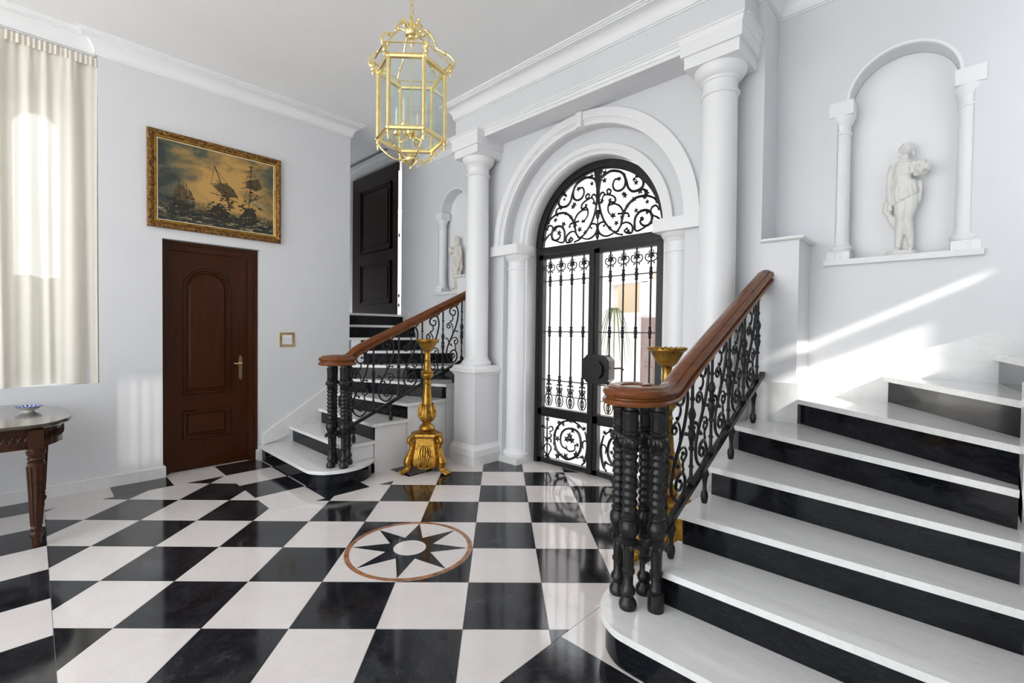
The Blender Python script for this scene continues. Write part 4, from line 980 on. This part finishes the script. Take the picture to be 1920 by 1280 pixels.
# ================================================================== GILT CANDLE STANDS
def make_stand():
    t = thing('candle_stand', '', 'candle stand', (0, 0, 0), 'gilt candle stands beside the stairs')
    pr = [(.060, .40), (.072, .405), (.078, .42), (.070, .445), (.048, .465), (.040, .475), (.043, .485)]
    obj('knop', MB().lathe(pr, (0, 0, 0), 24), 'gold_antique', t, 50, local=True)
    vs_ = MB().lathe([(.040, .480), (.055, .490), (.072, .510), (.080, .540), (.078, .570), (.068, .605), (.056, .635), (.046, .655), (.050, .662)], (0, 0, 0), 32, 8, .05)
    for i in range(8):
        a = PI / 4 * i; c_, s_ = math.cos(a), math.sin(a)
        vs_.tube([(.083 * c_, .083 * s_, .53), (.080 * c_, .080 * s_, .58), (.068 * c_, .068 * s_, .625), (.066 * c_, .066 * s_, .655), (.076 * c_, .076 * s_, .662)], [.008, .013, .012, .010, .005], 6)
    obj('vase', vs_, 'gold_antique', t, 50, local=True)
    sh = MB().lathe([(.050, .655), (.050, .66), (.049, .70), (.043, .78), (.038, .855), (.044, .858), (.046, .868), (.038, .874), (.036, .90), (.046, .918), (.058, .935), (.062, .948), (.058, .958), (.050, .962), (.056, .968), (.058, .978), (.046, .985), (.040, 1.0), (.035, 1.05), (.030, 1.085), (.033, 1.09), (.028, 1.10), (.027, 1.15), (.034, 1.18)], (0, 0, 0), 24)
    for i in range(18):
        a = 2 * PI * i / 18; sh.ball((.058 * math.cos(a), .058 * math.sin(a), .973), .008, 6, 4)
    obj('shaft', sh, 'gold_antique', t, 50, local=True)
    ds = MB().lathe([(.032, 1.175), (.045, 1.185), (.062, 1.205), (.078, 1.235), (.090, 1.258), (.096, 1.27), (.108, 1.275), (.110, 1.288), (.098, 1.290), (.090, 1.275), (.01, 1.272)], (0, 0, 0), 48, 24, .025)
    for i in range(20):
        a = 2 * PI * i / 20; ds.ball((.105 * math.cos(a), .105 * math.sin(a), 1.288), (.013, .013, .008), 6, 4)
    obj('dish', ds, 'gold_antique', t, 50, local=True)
    # three-sided base
    def tri(r, tr_=.25, n=3):
        o = []
        for i in range(3):
            a = PI / 2 + 2 * PI * i / 3
            for d in (-.42, .42): o.append((r * math.cos(a + d), r * math.sin(a + d)))
        return o
    def loft(rows):
        mb = MB(); v = []; fs = []
        for r, z in rows: v += [(x, y, z) for x, y in tri(r)]
        for j in range(len(rows) - 1):
            for k in range(6): fs.append((6 * j + k, 6 * j + (k + 1) % 6, 6 * j + 6 + (k + 1) % 6, 6 * j + 6 + k))
        fs += [tuple(range(6))[::-1], tuple(6 * (len(rows) - 1) + k for k in range(6))]
        return mb.add(v, fs)
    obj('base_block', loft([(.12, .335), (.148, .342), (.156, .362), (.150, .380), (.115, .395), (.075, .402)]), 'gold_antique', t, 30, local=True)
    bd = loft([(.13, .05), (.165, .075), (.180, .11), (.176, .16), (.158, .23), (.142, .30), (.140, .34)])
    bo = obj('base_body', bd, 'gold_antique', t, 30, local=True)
    for i in range(3):
        a = PI / 2 + 2 * PI * i / 3 + PI / 3; ca, sa = math.cos(a), math.sin(a); tx, ty = -sa, ca     # carved leaf on each face
        lf_ = MB()
        for u in (-2, -1, 0, 1, 2):
            P = [(ca * d + tx * x, sa * d + ty * x, zz) for d, x, zz in ((.140, u * .008, .080), (.146, u * .018, .15), (.134, u * .026, .22), (.122, u * .012, .278))]
            lf_.tube(cat(P, 4), [.006 + .006 * math.sin(PI * k / 12) for k in range(13)], 6)
        for sg in (-1, 1): lf_.tube(cat([(ca * .143 + tx * sg * x, sa * .143 + ty * sg * x, zz) for x, zz in ((.005, .065), (.03, .06), (.055, .075), (.05, .095), (.035, .09))], 4), .008, 6)
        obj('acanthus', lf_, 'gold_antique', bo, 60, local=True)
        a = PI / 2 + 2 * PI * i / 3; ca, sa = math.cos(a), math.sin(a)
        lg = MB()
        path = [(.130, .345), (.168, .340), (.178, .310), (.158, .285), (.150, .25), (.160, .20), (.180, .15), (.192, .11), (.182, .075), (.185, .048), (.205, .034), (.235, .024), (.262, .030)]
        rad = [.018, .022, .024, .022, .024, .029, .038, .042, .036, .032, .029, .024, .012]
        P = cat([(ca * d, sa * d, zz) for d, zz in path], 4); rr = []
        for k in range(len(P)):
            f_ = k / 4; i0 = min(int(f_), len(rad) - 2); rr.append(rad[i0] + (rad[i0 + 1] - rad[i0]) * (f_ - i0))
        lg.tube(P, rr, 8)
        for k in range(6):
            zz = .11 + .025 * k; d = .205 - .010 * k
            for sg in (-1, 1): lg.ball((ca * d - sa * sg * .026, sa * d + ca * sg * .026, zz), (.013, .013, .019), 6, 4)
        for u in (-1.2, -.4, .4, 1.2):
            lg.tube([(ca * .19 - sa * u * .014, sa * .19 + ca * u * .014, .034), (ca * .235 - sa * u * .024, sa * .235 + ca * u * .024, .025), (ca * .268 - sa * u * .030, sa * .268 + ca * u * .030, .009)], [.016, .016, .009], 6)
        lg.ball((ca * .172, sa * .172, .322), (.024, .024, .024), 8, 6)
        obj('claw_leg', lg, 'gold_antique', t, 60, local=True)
    return t
st0 = make_stand(); st0.location = (-3.715, 2.71, 0); st0['label'] = 'gilt carved candle stand in front of the left stair wall'
st0.rotation_euler = (0, 0, math.radians(45 + 0))
copy_tree(st0, (-1.262, 2.70, 0), 'gilt candle stand half hidden behind the right stair railing', (0, 0, math.radians(30)))

# ================================================================== PAINTING, SWITCH
pa = thing('painting', 'gold framed oil painting of sailing ships on a stormy sea', 'painting', (WX + .02, 1.30, 2.28))
PY0, PY1, PZ0, PZ1 = .728, 1.862, 2.281, 3.154
def frame_ring(inset, wd, prof, mat, nm):
    y0, y1, z0, z1 = PY0 + inset, PY1 - inset, PZ0 + inset, PZ1 - inset
    pts = [(y0, z0), (y1, z0), (y1, z1), (y0, z1)]; sg = [(1, 1), (-1, 1), (-1, -1), (1, -1)]
    v = []
    for (y, z), (sy, sz) in zip(pts, sg):
        for o, h in prof: v.append((WX + h, y + sy * o * wd, z + sz * o * wd))
    m = len(prof); fs = []
    for i in range(4):
        j = (i + 1) % 4
        for k in range(m - 1): fs.append((i * m + k, j * m + k, j * m + k + 1, i * m + k + 1))
    return obj(nm, MB().add(v, fs), mat, pa, 25)
frame_ring(0, .050, [(0, .002), (0, .030), (.15, .042), (.5, .046), (.85, .036), (1, .030)], 'gold_frame', 'frame')
frame_ring(.050, .018, [(0, .030), (.1, .034), (.5, .036), (.9, .030), (1, .026)], 'gold_antique', 'inner_frame')
frame_ring(.068, .010, [(0, .026), (.1, .030), (.9, .028), (1, .022)], 'liner_cream', 'liner')
CY0, CY1, CZ0, CZ1 = PY0 + .076, PY1 - .076, PZ0 + .076, PZ1 - .076
cv = obj('canvas', MB().box(WX + .004, WX + .024, CY0, CY1, CZ0, CZ1), 'canvas_paint', pa)
def cpt(u, v): return (CY0 + u * (CY1 - CY0), CZ0 + v * (CZ1 - CZ0))
def paint(poly, mat, nm, h=.0252):
    return obj(nm, MB().prism_x(ccw([cpt(*p) for p in poly]), WX + .0235, WX + h), mat, cv)
def strokes(lines, mat, nm, wd=.004):
    mb = MB()
    for a, b_ in lines:
        A, B_ = Vector(cpt(*a)), Vector(cpt(*b_)); d = (B_ - A).normalized(); n_ = Vector((-d.y, d.x)) * wd * .5
        mb.prism_x([tuple(A + n_), tuple(A - n_), tuple(B_ - n_), tuple(B_ + n_)], WX + .0235, WX + .0256)
    return obj(nm, mb, mat, cv)
paint([(.434, .545), (.49, .575), (.565, .60), (.615, .55), (.664, .455), (.60, .43), (.52, .42), (.50, .47)], 'ship_sail', 'painted_sail')
paint([(.40, .17), (.43, .25), (.49, .31), (.53, .25), (.585, .22), (.62, .10), (.52, .09), (.42, .11)], 'ship_dark', 'painted_hull')
strokes([((.45, .82), (.60, .27)), ((.47, .62), (.53, .57)), ((.42, .56), (.57, .61)), ((.42, .45), (.66, .38)), ((.52, .50), (.66, .44)), ((.55, .42), (.59, .25)), ((.57, .42), (.585, .25))], 'ship_dark', 'painted_rigging', .006)
paint([(.735, .69), (.80, .735), (.86, .75), (.89, .64), (.83, .58), (.74, .61)], 'ship_sail', 'painted_sail')
paint([(.665, .15), (.70, .23), (.735, .32), (.80, .34), (.83, .25), (.855, .16), (.80, .09), (.72, .08)], 'ship_dark', 'painted_hull')
strokes([((.783, .93), (.758, .20)), ((.70, .66), (.86, .76)), ((.69, .58), (.80, .64)), ((.72, .82), (.80, .86)), ((.74, .76), (.80, .78)), ((.68, .33), (.88, .52)), ((.80, .40), (.90, .33)), ((.75, .90), (.81, .915))], 'ship_dark', 'painted_rigging', .006)
paint([(.79, .47), (.90, .405), (.895, .355), (.785, .42)], 'ship_flag', 'painted_flag')
paint([(.14, .45), (.19, .48), (.225, .40), (.23, .30), (.15, .26), (.12, .34)], 'ship_sail', 'painted_sail')
paint([(.23, .44), (.26, .41), (.275, .34), (.24, .31)], 'ship_sail', 'painted_sail')
paint([(.10, .22), (.14, .25), (.27, .24), (.26, .15), (.12, .14)], 'ship_dark', 'painted_hull')
strokes([((.16, .56), (.17, .22)), ((.22, .50), (.23, .22)), ((.06, .30), (.14, .24))], 'ship_dark', 'painted_rigging', .005)
def blots(n, u0, u1, v0, v1, smin, smax, mat, nm):
    mb = MB()
    for _ in range(n):
        u, v = random.uniform(u0, u1), random.uniform(v0, v1); k = random.randint(4, 6); a0 = random.uniform(0, 6.28)
        pts = []
        for q in range(k):
            r = random.uniform(smin, smax); pts.append((u + r * 1.5 * math.cos(a0 + 6.283 * q / k), v + r * math.sin(a0 + 6.283 * q / k)))
        mb.prism_x(ccw([cpt(min(.995, max(.005, p[0])), min(.995, max(.005, p[1]))) for p in pts]), WX + .0235, WX + random.uniform(.0246, .0258))
    o = obj(nm, mb, mat, cv, kind='stuff'); return o
blots(60, .01, .99, .01, .20, .006, .02, 'ship_dark', 'painted_wave')
blots(45, .01, .99, .04, .22, .003, .008, 'ship_flag', 'painted_foam')
blots(26, .08, .30, .18, .34, .006, .018, 'ship_dark', 'painted_rigging_shadow')
blots(34, .41, .62, .12, .34, .006, .020, 'ship_dark', 'painted_hull_shadow')
blots(34, .67, .86, .10, .36, .006, .020, 'ship_dark', 'painted_hull_shadow')
blots(18, .42, .62, .14, .32, .003, .007, 'ship_flag', 'painted_hull_light')
blots(18, .68, .86, .12, .34, .003, .007, 'ship_flag', 'painted_hull_light')
blots(16, .50, .62, .36, .56, .006, .018, 'ship_dark', 'painted_sail_shadow')
blots(16, .73, .84, .40, .72, .006, .014, 'ship_dark', 'painted_sail_shadow')
blots(22, .30, .44, .14, .28, .004, .012, 'ship_sail', 'painted_boats')
blots(20, .86, .99, .10, .26, .004, .012, 'ship_sail', 'painted_boats')
strokes([((.45, .80), (.42, .56)), ((.46, .78), (.57, .60)), ((.50, .66), (.47, .40)), ((.52, .60), (.66, .42)), ((.783, .92), (.72, .62)), ((.783, .92), (.87, .62)), ((.77, .70), (.70, .34)), ((.77, .60), (.88, .36)), ((.74, .50), (.82, .54)), ((.73, .44), (.84, .47))], 'ship_dark', 'painted_rope', .0022)
sw = thing('light_switch', 'square brass plate with white light switch beside the left stair', 'light switch', (WX, 1.935, 1.18))
f = MB()
for y0, y1, z0, z1 in ((1.858, 2.012, 1.183, 1.208), (1.858, 2.012, 1.313, 1.338), (1.858, 1.883, 1.208, 1.313), (1.987, 2.012, 1.208, 1.313)): f.box(WX, WX + .010, y0, y1, z0, z1)
obj('plate', f, 'brass', sw)
for k in range(2): obj('rocker', MB().box(WX, WX + .012, 1.885, 1.985, 1.210 + .052 * k, 1.259 + .052 * k), 'white_plastic', sw)

# ================================================================== TABLE AND BOWL
tb = thing('side_table', 'dark carved wooden table with scalloped top below the curtain', 'table', (-4.6, -.6, 0))
YM = -.62
half = [(-5.17, -.10), (-5.10, .03), (-5.02, .075), (-4.93, .10), (-4.86, .14), (-4.76, .175), (-4.66, .195), (-4.55, .205), (-4.46, .206), (-4.36, .20), (-4.27, .185), (-4.19, .155), (-4.12, .115), (-4.07, .07), (-4.045, .02), (-4.04, -.05), (-4.035, -.15), (-4.02, -.30)]
top = half + [(x, 2 * YM - y) for x, y in half[::-1]]
def offs(poly, d):
    n = len(poly); c = Vector((-4.6, YM)); o = []
    for i in range(n):
        t_ = (Vector(poly[(i + 1) % n]) - Vector(poly[i - 1])).normalized(); n_ = Vector((t_.y, -t_.x)); p = Vector(poly[i])
        if n_.dot(p - c) < 0: n_ = -n_
        o.append(tuple(p - n_ * d))
    return o
m_ = MB(); rows = [(.030, .735), (.012, .740), (0, .752), (0, .762), (.006, .770)]; n = len(top); v = []; fs = []
for d, z in rows: v += [(x, y, z) for x, y in offs(top, d)]
for j in range(len(rows) - 1):
    for i in range(n): fs.append((j * n + i, j * n + (i + 1) % n, (j + 1) * n + (i + 1) % n, (j + 1) * n + i))
fs += [tuple(range(n)), tuple((len(rows) - 1) * n + i for i in range(n))]
obj('top', m_.add(v, fs), 'table_top_wood', tb, 30)
ao = offs(top, .055); ai = offs(top, .085); m_ = MB(); v = []; fs = []
for P, z in ((ao, .737), (ao, .615), (ai, .615), (ai, .737)): v += [(x, y, z) for x, y in P]
for j in range(3):
    for i in range(n): fs.append((j * n + i, j * n + (i + 1) % n, (j + 1) * n + (i + 1) % n, (j + 1) * n + i))
apn = obj('apron', m_.add(v, fs), 'table_wood', tb, 25)
cvg = MB(); P = offs(top, .050)
for i in range(2, n // 2 + 6):
    a, b_ = Vector(P[i]), Vector(P[(i + 1) % n]); L = (b_ - a).length
    for k in range(max(1, int(L / .03))):
        p = a + (b_ - a) * ((k + .5) / max(1, int(L / .03)))
        q = [(p.x + .014 * math.cos(2 * PI * s_ / 8) * (b_ - a).normalized().x, p.y + .014 * math.cos(2 * PI * s_ / 8) * (b_ - a).normalized().y, .678 + .02 * math.sin(2 * PI * s_ / 8)) for s_ in range(8)]
        cvg.tube(q, .0045, 5, True)
obj('carving', cvg, 'table_wood', apn, 50, kind='stuff')
def leg(x, y):
    m_ = MB().lathe([(.018, .012), (.022, .03), (.020, .05), (.028, .07), (.034, .085), (.030, .10), (.022, .108), (.027, .116), (.027, .126), (.023, .132), (.026, .15), (.040, .52), (.040, .535), (.032, .542), (.040, .552), (.040, .562), (.034, .568), (.044, .585), (.046, .600), (.036, .612), (.036, .62)], (x, y, 0), 20)
    m_.lathe([(.012, 0), (.018, .006), (.018, .014)], (x, y, 0), 12)
    for k in range(10):
        a = 2 * PI * k / 10; m_.tube([(x + .0245 * math.cos(a), y + .0245 * math.sin(a), .14), (x + .0385 * math.cos(a), y + .0385 * math.sin(a), .51)], [.005, .008], 5)
    m_.box(x - .034, x + .034, y - .034, y + .034, .612, .737); m_.box(x - .022, x + .037, y - .022, y + .022, .635, .715); m_.box(x - .022, x + .022, y - .037, y + .037, .635, .715); m_.lathe([(.030, .606), (.044, .610), (.044, .622), (.034, .626)], (x, y, 0), 16)
    obj('leg', m_, 'table_wood', tb, 45)
for x, y in ((-4.085, .018), (-4.92, .045), (-4.085, 2 * YM - .018), (-4.92, 2 * YM - .045)): leg(x, y)
pd_ = MB()
for y in (.135, 2 * YM - .135): pd_.lathe([(.006, .585), (.02, .592), (.024, .605), (.016, .618)], (-4.55, y, 0), 12)
obj('pendant', MB().lathe([(.006, .575), (.02, .582), (.024, .600), (.016, .620)], (-4.50, .130, 0), 12), 'table_wood', tb, 45)
bw = thing('bowl', 'small blue and white porcelain bowl on the dark table', 'bowl', (-4.72, -.012, .770))
bl = MB().lathe([(.026, .770), (.030, .772), (.029, .778), (.050, .790), (.068, .806), (.070, .809), (.064, .808), (.045, .795), (.02, .785)], (-4.72, -.012, 0), 28)
bo_ = obj('body', bl, 'porcelain', bw, 40)
rm = MB()
for k in range(16):
    a0, a1 = 2 * PI * k / 16, 2 * PI * (k + .7) / 16
    v = []
    for a in (a0, (a0 + a1) / 2, a1):
        for r, z in ((.0685, .8045), (.0712, .8085), (.0655, .8095), (.047, .7975)): v.append((-4.72 + r * math.cos(a), -.012 + r * math.sin(a), z))
    rm.add(v, [(j * 4 + q, j * 4 + q + 1, j * 4 + q + 5, j * 4 + q + 4) for j in range(2) for q in range(3)])
obj('blue_pattern', rm, 'porcelain_blue', bo_, 40, kind='stuff')

# ================================================================== CURTAIN
cu_ = thing('curtain', 'cream sheer curtain hanging in the window recess', 'curtain', (-5.225, -.25, .9))
ny, nz = 240, 26; v = []; fs = []
ya, yb_ = -.98, .402
fp = [(31, .4, 1.0), (47, 2.1, .7), (19, 4.0, .8), (71, 1.0, .4), (101, 3.3, .25)]
for j in range(nz + 1):
    t_ = j / nz; z = .905 + t_ * (3.615 - .905)
    for i in range(ny + 1):
        y = ya + (yb_ - ya) * i / ny
        amp = .022 * (1 - .35 * t_) + (.0 if t_ < .97 else 0)
        x = sum(w_ * math.sin(f_ * y + ph + .25 * math.sin(2.2 * t_ * w_)) for f_, ph, w_ in fp) / 1.5
        xx = -5.226 + amp * x + .004 * math.sin(140 * y) * max(0, (t_ - .90) * 10)
        v.append((xx, y + .006 * math.sin(25 * y + 3 * t_), z + .008 * math.sin(11 * y) * (1 - t_)))
for j in range(nz):
    for i in range(ny): o = j * (ny + 1) + i; fs.append((o, o + 1, o + ny + 2, o + ny + 1))
obj('panel', MB().add(v, fs), 'sheer_fabric', cu_, 60)
v = []; fs = []
for j in range(7):
    for i in range(ny * 2 + 1):
        y = ya + (yb_ - ya) * i / (ny * 2); v.append((-5.214 + .007 * math.sin(210 * y) + .003 * math.sin(93 * y), y, 3.545 + .075 * j / 6))
for j in range(6):
    for i in range(ny * 2): o = j * (ny * 2 + 1) + i; fs.append((o, o + 1, o + ny * 2 + 2, o + ny * 2 + 1))
obj('heading_tape', MB().add(v, fs), 'sheer_fabric', cu_, 60)
tag(obj('curtain_rod', MB().tube([(-5.235, -.99, 3.598), (-5.235, .404, 3.598)], .008, 8), 'rod_metal'), 'thin metal rod at the top of the sheer curtain', 'curtain rod')

# ================================================================== STATUES
def statue(side):
    fx = (lambda x, y, z: (x, y, z)) if side == 0 else (lambda x, y, z: (mir(x), y, z)); fl = side == 1
    X0, Y0, Z0 = -.270, 3.885, NZ0
    nm = 'white stone statue of a draped figure holding a bundle in the large right niche' if side == 0 else 'cream stone statue in the far left niche, half hidden by the column'
    t = thing('statue', nm, 'statue', fx(X0, Y0, Z0), 'statues in the wall niches')
    mat = 'statue_stone' if side == 0 else 'statue_stone_aged'
    def P(x, y, z): return (X0 + x, Y0 + y, Z0 + z)
    base = MB().lathe([(.085, 0), (.088, .008), (.080, .014), (.074, .022), (.070, .032), (.060, .036)], P(0, 0, 0), 14)
    base.mapv(lambda x, y, z: (X0 + (x - X0) * 1.08, Y0 + (y - Y0) * .85, z))
    obj('base', base.mapv(fx, fl), mat, t, 30)
    m_ = MB()
    # trunk: pelvis to neck
    m_.tube(cat([P(.012, 0, .36), P(.014, 0, .40), P(.006, -.004, .45), P(-.002, -.004, .50), P(-.002, 0, .55), P(.002, 0, .59), P(.004, -.002, .615), P(.008, -.004, .64)], 4), [.052 + .003 * math.sin(k) if k < 6 else (.050 if k < 10 else (.046 if k < 13 else (.054 if k < 18 else (.050 if k < 21 else (.036 if k < 24 else .021))))) for k in range(29)], 12)
    # head, hair, face
    m_.ball(P(.012, -.004, .676), (.028, .031, .038), 14, 10); m_.ball(P(.012, .008, .690), (.034, .032, .032), 12, 8)
    m_.ball(P(.010, -.036, .668), (.006, .008, .010), 6, 5)
    for k in range(14):
        a = PI * k / 13; m_.ball(P(.012 + .033 * math.cos(a), -.004 + .012 * math.sin(a * 3), .676 + .034 * math.sin(a)), .0105, 6, 5)
    for s_ in (-1, 1):
        for q in range(3): m_.ball(P(.012 + s_ * (.031 + .003 * q), .004, .664 - .014 * q), .010, 6, 5)
    m_.ball(P(.012, -.030, .650), (.010, .008, .007), 6, 5)
    # standing leg and relaxed leg
    def limb(pts, rad, n=10):
        Pt = cat([P(*p) for p in pts], 4); rr = []
        for k in range(len(Pt)):
            f_ = k / 4; i0 = min(int(f_), len(rad) - 2); rr.append(rad[i0] + (rad[i0 + 1] - rad[i0]) * (f_ - i0))
        m_.tube(Pt, rr, n)
    limb([(-.010, .002, .37), (-.006, -.008, .30), (-.004, -.010, .235), (-.010, .002, .16), (-.016, .004, .09), (-.018, 0, .052)], [.044, .038, .027, .026, .019, .015])
    limb([(.034, 0, .37), (.034, -.016, .30), (.026, -.026, .235), (.036, -.004, .16), (.044, .006, .09), (.046, .004, .052)], [.044, .039, .027, .026, .018, .015])
    for fx_, fy in ((-.018, -.012), (.048, -.008)):
        limb([(fx_, fy + .02, .045), (fx_ - .002, fy - .012, .044), (fx_ - .004, fy - .034, .040)], [.015, .014, .010], 8)
    # arms: left one hangs to the drape, right one carries the bundle
    limb([(-.046, 0, .585), (-.062, -.002, .54), (-.068, .004, .47), (-.066, -.012, .40), (-.060, -.022, .345), (-.060, -.030, .315)], [.024, .020, .016, .016, .011, .010])
    for q in range(4): limb([(-.068 + .005 * q, -.028, .325), (-.070 + .006 * q, -.034, .305), (-.066 + .005 * q, -.038, .290)], [.0055, .005, .004], 6)
    limb([(.052, 0, .585), (.082, .006, .555), (.104, 0, .515), (.088, -.034, .500), (.058, -.050, .520)], [.024, .020, .016, .015, .011])
    for q in range(4): limb([(.062, -.050, .512 + .007 * q), (.045, -.060, .515 + .007 * q), (.034, -.056, .520 + .007 * q)], [.006, .005, .004], 6)
    # bundle of fruit held at the chest
    m_.ball(P(.076, -.034, .538), (.046, .034, .040), 10, 8)
    for k in range(44):
        a, b_ = random.uniform(0, 2 * PI), random.uniform(-1, 1); q_ = math.sqrt(1 - b_ * b_); m_.ball(P(.076 + .048 * q_ * math.cos(a), -.036 + .034 * q_ * math.sin(a), .540 + .042 * b_), .0125, 6, 5)
    # tunic folds to the thighs and mantle hanging at the side
    for k in range(15):
        a = -PI + 2 * PI * k / 15; r = .050
        limb([(.010 + .046 * math.cos(a), .036 * math.sin(a), .475), (.010 + .058 * math.cos(a), .046 * math.sin(a), .41), (.006 + .062 * math.cos(a + .25), .050 * math.sin(a + .25), .36 + .035 * math.cos(a))], [.011, .014, .011], 6)
    for k in range(5):
        limb([(-.050 - .004 * k, .010 + .004 * k, .44), (-.060 - .004 * k, .006, .36), (-.066 - .005 * k, .0, .30), (-.060 + .006 * k, .006, .24), (-.034 + .006 * k, .012, .19)], [.012, .014, .016, .013, .008], 6)
    for k in range(4):
        limb([(.064 + .005 * k, .012, .47), (.074 + .003 * k, .010, .40), (.080 - .004 * k, .006, .35), (.070, .010, .325)], [.012, .013, .013, .009], 6)
    # tree stump support behind the legs
    limb([(.020, .040, .03), (.018, .038, .15), (.016, .034, .28)], [.030, .026, .024], 8)
    o = obj('figure', m_.mapv(fx, fl), mat, t, 60)
    md = o.modifiers.new('remesh', 'REMESH'); md.mode = 'VOXEL'; md.voxel_size = .0042; md.use_smooth_shade = True
    s2 = o.modifiers.new('smooth', 'SMOOTH'); s2.iterations = 2; s2.factor = .5
statue(0); statue(1)
